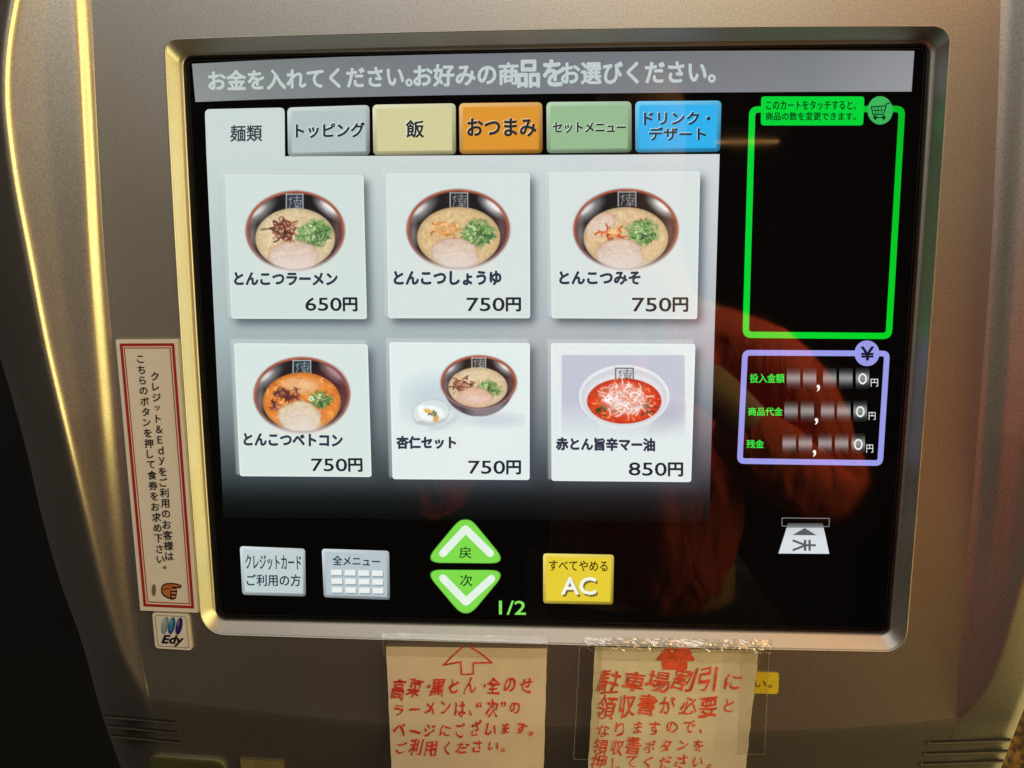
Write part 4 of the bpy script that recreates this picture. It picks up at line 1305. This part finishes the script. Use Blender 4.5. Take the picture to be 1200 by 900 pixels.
# ================================================================== BEHIND THE MACHINE
def wall_mat():
    m, nt, b_ = new_mat('speckled_brown_wall')
    n_ = nt.nodes.new('ShaderNodeTexNoise'); n_.inputs['Scale'].default_value = 160; n_.inputs['Detail'].default_value = 8
    nt.links.new(objcoord(nt), n_.inputs['Vector'])
    r_ = nt.nodes.new('ShaderNodeValToRGB')
    r_.color_ramp.elements[0].position = 0.42; r_.color_ramp.elements[0].color = (0.030, 0.010, 0.004, 1)
    r_.color_ramp.elements[1].position = 0.66; r_.color_ramp.elements[1].color = (0.20, 0.10, 0.03, 1)
    nt.links.new(n_.outputs['Fac'], r_.inputs['Fac']); nt.links.new(r_.outputs['Color'], b_.inputs['Base Color'])
    b_.inputs['Roughness'].default_value = 0.7
    return m
def struct(name, mb, mat, label=None):
    root = bpy.data.objects.new('tmp', None); root.location = (0, 0, 0)
    o = mb.build(name, mat, root); o.parent = None; bpy.data.objects.remove(root)
    o['kind'] = 'structure'
    return o
b = MB()
b.add([(0.0, -1.25, -0.302), (1.6, -1.25, -0.302), (1.6, 1.2, -0.302), (0.0, 1.2, -0.302)], [(0, 1, 2, 3)])
struct('wall', b, wall_mat())
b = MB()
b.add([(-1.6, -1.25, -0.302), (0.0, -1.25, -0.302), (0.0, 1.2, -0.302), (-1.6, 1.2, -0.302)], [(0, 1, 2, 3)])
struct('dark_gap_backing', b, plain('gap_shade_black', (0.003, 0.003, 0.003), 0.9))  # black colour stands in for the unlit gap left of the machine

# ================================================================== THE PHOTOGRAPHER (seen only in the glass)
def skin_mesh(name, pts, edges, rad, mat, parent, sub=2, fn=None):
    """pts in panel space; grows one continuous surface"""
    base = parent.location
    me = bpy.data.meshes.new(name)
    me.from_pydata([tuple(w(p_) - base) for p_ in pts], edges, [])
    o = bpy.data.objects.new('t', me); col.objects.link(o)
    md = o.modifiers.new('s', 'SKIN'); md.use_smooth_shade = True
    for sv, r_ in zip(me.skin_vertices[0].data, rad):
        sv.radius = (r_, r_) if not isinstance(r_, tuple) else r_
    me.skin_vertices[0].data[0].use_root = True
    sb = o.modifiers.new('u', 'SUBSURF'); sb.levels = sub; sb.render_levels = sub
    bpy.context.view_layer.update()
    m2 = bpy.data.meshes.new_from_object(o.evaluated_get(bpy.context.evaluated_depsgraph_get()))
    bpy.data.objects.remove(o)
    if fn:
        for v in m2.vertices: v.co = fn(v.co.copy())
    m2.name = name; m2.materials.clear(); m2.materials.append(mat)
    m2.polygons.foreach_set('use_smooth', [True] * len(m2.polygons))
    o = bpy.data.objects.new(name, m2); o.parent = parent; col.objects.link(o)
    return o

def cloth(name, c, scale, strength):
    m, nt, b_ = new_mat(name)
    b_.inputs['Base Color'].default_value = (*c, 1); b_.inputs['Roughness'].default_value = 0.7
    wv = nt.nodes.new('ShaderNodeTexNoise'); wv.inputs['Scale'].default_value = scale; wv.inputs['Detail'].default_value = 3; wv.inputs['Distortion'].default_value = 1.2
    mp = nt.nodes.new('ShaderNodeMapping'); mp.inputs['Scale'].default_value = (1.6, 1.0, 0.45); mp.inputs['Rotation'].default_value = (0.2, 0.55, 0)
    nt.links.new(objcoord(nt), mp.inputs['Vector']); nt.links.new(mp.outputs['Vector'], wv.inputs['Vector'])
    bp = nt.nodes.new('ShaderNodeBump'); bp.inputs['Strength'].default_value = strength; bp.inputs['Distance'].default_value = 0.03
    nt.links.new(wv.outputs['Fac'], bp.inputs['Height']); nt.links.new(bp.outputs['Normal'], b_.inputs['Normal'])
    return m
jack = cloth('orange_jacket', (0.68, 0.075, 0.025), 14, 0.9)
trou = cloth('dark_trousers', (0.03, 0.03, 0.035), 12, 0.5)
skinm = plain('skin', (0.55, 0.32, 0.22), 0.5, 0, 30, 0.06)
hairm = plain('dark_hair', (0.012, 0.009, 0.008), 0.45, 0, 90, 0.4)
who = empty('person', (0.15, -1.25, 0.76), 'person in an orange red jacket holding up a small camera, mirrored in the screen', 'person')
sp_ = [(.15, -.42, .76), (.15, -.22, .75), (.15, -.10, .745), (.15, .03, .74), (.14, .13, .73), (.13, .20, .71), (.125, .28, .71), (.125, .345, .72),
       (.24, -.045, .735), (.32, -.08, .70), (.40, -.28, .66), (.20, -.085, .52), (.12, -.045, .455),
       (.05, -.045, .735), (-.05, -.08, .70), (-.18, -.28, .66), (-.11, -.085, .52), (-.09, -.045, .455),
       (.24, -.50, .76), (.245, -.83, .74), (.25, -1.19, .77), (.26, -1.22, .64), (.06, -.50, .76), (.055, -.83, .74), (.05, -1.19, .77), (.04, -1.22, .64)]
se_ = [(0, 1), (1, 2), (2, 3), (3, 4), (4, 5), (5, 6), (6, 7), (2, 8), (8, 9), (9, 10), (10, 11), (11, 12), (2, 13), (13, 14), (14, 15), (15, 16), (16, 17),
       (0, 18), (18, 19), (19, 20), (20, 21), (0, 22), (22, 23), (23, 24), (24, 25)]
sr_ = [(.15, .10), (.14, .095), (.15, .10), .055, .05, (.068, .085), (.078, .095), (.05, .06), .07, .055, .04, .028, .025, .07, .055, .04, .028, .025, .075, .05, .035, .03, .075, .05, .035, .03]
skin_mesh('body', sp_, se_, sr_, skinm, who)
def folds(v):
    a_ = v.x * .94 + v.z * .34; b_ = -v.x * .34 + v.z * .94      # folds run down the sleeve
    n1_ = noise.noise(Vector((a_ * 17, v.y * 9, b_ * 3.2))); n2_ = noise.noise(Vector((a_ * 42, v.y * 20, b_ * 7 + 5)))
    n_ = (1 - abs(n1_) * 2.6) + .45 * (1 - abs(n2_) * 2.4)
    d = Vector((v.x, v.y, 0))
    return v + (d.normalized() if d.length > .01 else Vector((0, 0, 0))) * (n_ - .6) * 0.011
jp = [(.16, -.50, .76), (.15, -.22, .75), (.15, -.10, .745), (.15, -.01, .745), (.24, -.045, .735), (.325, -.075, .70), (.41, -.28, .66), (.22, -.13, .54), (.05, -.045, .735), (-.06, -.075, .70), (-.20, -.28, .66), (-.12, -.11, .54)]
je = [(0, 1), (1, 2), (2, 3), (2, 4), (4, 5), (5, 6), (6, 7), (2, 8), (8, 9), (9, 10), (10, 11)]
skin_mesh('jacket', jp, je, [(.17, .13), (.16, .125), (.16, .12), .08, .09, .075, .062, .045, .09, .082, .066, .045], jack, who, 4, folds)
tp_ = [(.15, -.46, .76), (.24, -.52, .76), (.245, -.83, .74), (.25, -1.17, .77), (.06, -.52, .76), (.055, -.83, .74), (.05, -1.17, .77)]
skin_mesh('trousers', tp_, [(0, 1), (1, 2), (2, 3), (0, 4), (4, 5), (5, 6)], [(.17, .12), .09, .065, .055, .09, .065, .055], trou, who, 2, folds)
skin_mesh('hair', [(.125, .27, .745), (.125, .345, .745), (.125, .385, .72), (.125, .22, .77)], [(0, 1), (1, 2), (0, 3)], [(.082, .085), (.085, .09), (.05, .06), .06], hairm, who, 2)
# hands: a palm and five unequal bent fingers each, closed on the camera
for sgn, cx in ((1, .085), (-1, -.055)):
    hp = [(cx + sgn * .025, -.04, .45), (cx + sgn * .018, -.005, .425), (cx + sgn * .006, .02, .415)]
    he = [(0, 1), (1, 2)]; hr = [.024, (.030, .016), (.028, .012)]
    root_ = skin_mesh('palm', hp, he, hr, skinm, who, 2)
    for k, L in enumerate((.060, .070, .066, .052)):
        y0 = .035 - k * .018
        a = (cx + sgn * .012, y0 - .008, .418); b1 = (cx + sgn * .008, y0, .400); b2 = (cx - sgn * .004, y0 + .001, .384); b3 = (cx - sgn * .018 * L / .06, y0, .380)
        skin_mesh('finger', [a, b1, b2, b3], [(0, 1), (1, 2), (2, 3)], [.0095, .009, .008, .007], skinm, who, 2)
    skin_mesh('thumb', [(cx + sgn * .018, -.02, .43), (cx + sgn * .002, -.012, .436), (cx - sgn * .016, .004, .430)], [(0, 1), (1, 2)], [.012, .011, .009], skinm, who, 2)

cm_ = empty('compact_camera', (.015, -.02, .40), 'small black camera held up in both hands in front of the screen', 'camera')
b = MB()
def rbox(mb, x0, x1, y0, y1, z0, z1, r=.006):
    prof = []
    for (cx_, cy_, a0) in ((x1 - r, y1 - r, 0), (x0 + r, y1 - r, 90), (x0 + r, y0 + r, 180), (x1 - r, y0 + r, 270)):
        for k in range(5):
            a = math.radians(a0 + 22.5 * k); prof.append((cx_ + r * math.cos(a), cy_ + r * math.sin(a)))
    n_ = len(prof)
    mb.add([(x, y, z0) for x, y in prof] + [(x, y, z1) for x, y in prof], [(i, (i + 1) % n_, n_ + (i + 1) % n_, n_ + i) for i in range(n_)] + [tuple(range(n_))[::-1], tuple(range(n_, 2 * n_))])
camm = plain('black_camera_plastic', (0.015, 0.015, 0.016), 0.35)
rbox(b, CP.x - .035, CP.x + .062, CP.y - .034, CP.y + .026, .388, .412)
b.build('camera_body', camm, cm_)
b = MB()
for r_, z0, z1 in ((.020, .366, .388), (.017, .358, .366)):
    n_ = 32
    b.add([(CP.x + r_ * math.cos(2 * math.pi * i / n_), CP.y + r_ * math.sin(2 * math.pi * i / n_), z) for z in (z0, z1) for i in range(n_)],
          [(i, (i + 1) % n_, n_ + (i + 1) % n_, n_ + i) for i in range(n_)] + [tuple(range(n_))[::-1]])
b.build('lens_barrel', camm, cm_)

# warm tube lamp high behind the photographer, the streak in the glass
def tube(x0, x1, y, z, r_, strength, label):
    m, nt, b_ = new_mat('warm_tube')
    b_.inputs['Emission Color'].default_value = (1.0, 0.50, 0.16, 1); b_.inputs['Emission Strength'].default_value = strength
    t = empty('tube_lamp', ((x0 + x1) / 2, y, z), label, 'lamp')
    b = MB(); n_ = 12
    b.add([(x, y + r_ * math.cos(2 * math.pi * i / n_), z + r_ * math.sin(2 * math.pi * i / n_)) for x in (x0, x1) for i in range(n_)],
          [(i, (i + 1) % n_, n_ + (i + 1) % n_, n_ + i) for i in range(n_)] + [tuple(range(n_)), tuple(range(n_, 2 * n_))])
    b.build('tube', m, t, smooth=False)
    b = MB(); rbox(b, x0 - .02, x1 + .02, y + .012, y + .03, z - .02, z + .02, .004); b.build('fitting', camm, t)
tube(.41, .56, .388, 1.5, .003, 5.0, 'short warm tube lamp hanging high behind the photographer')
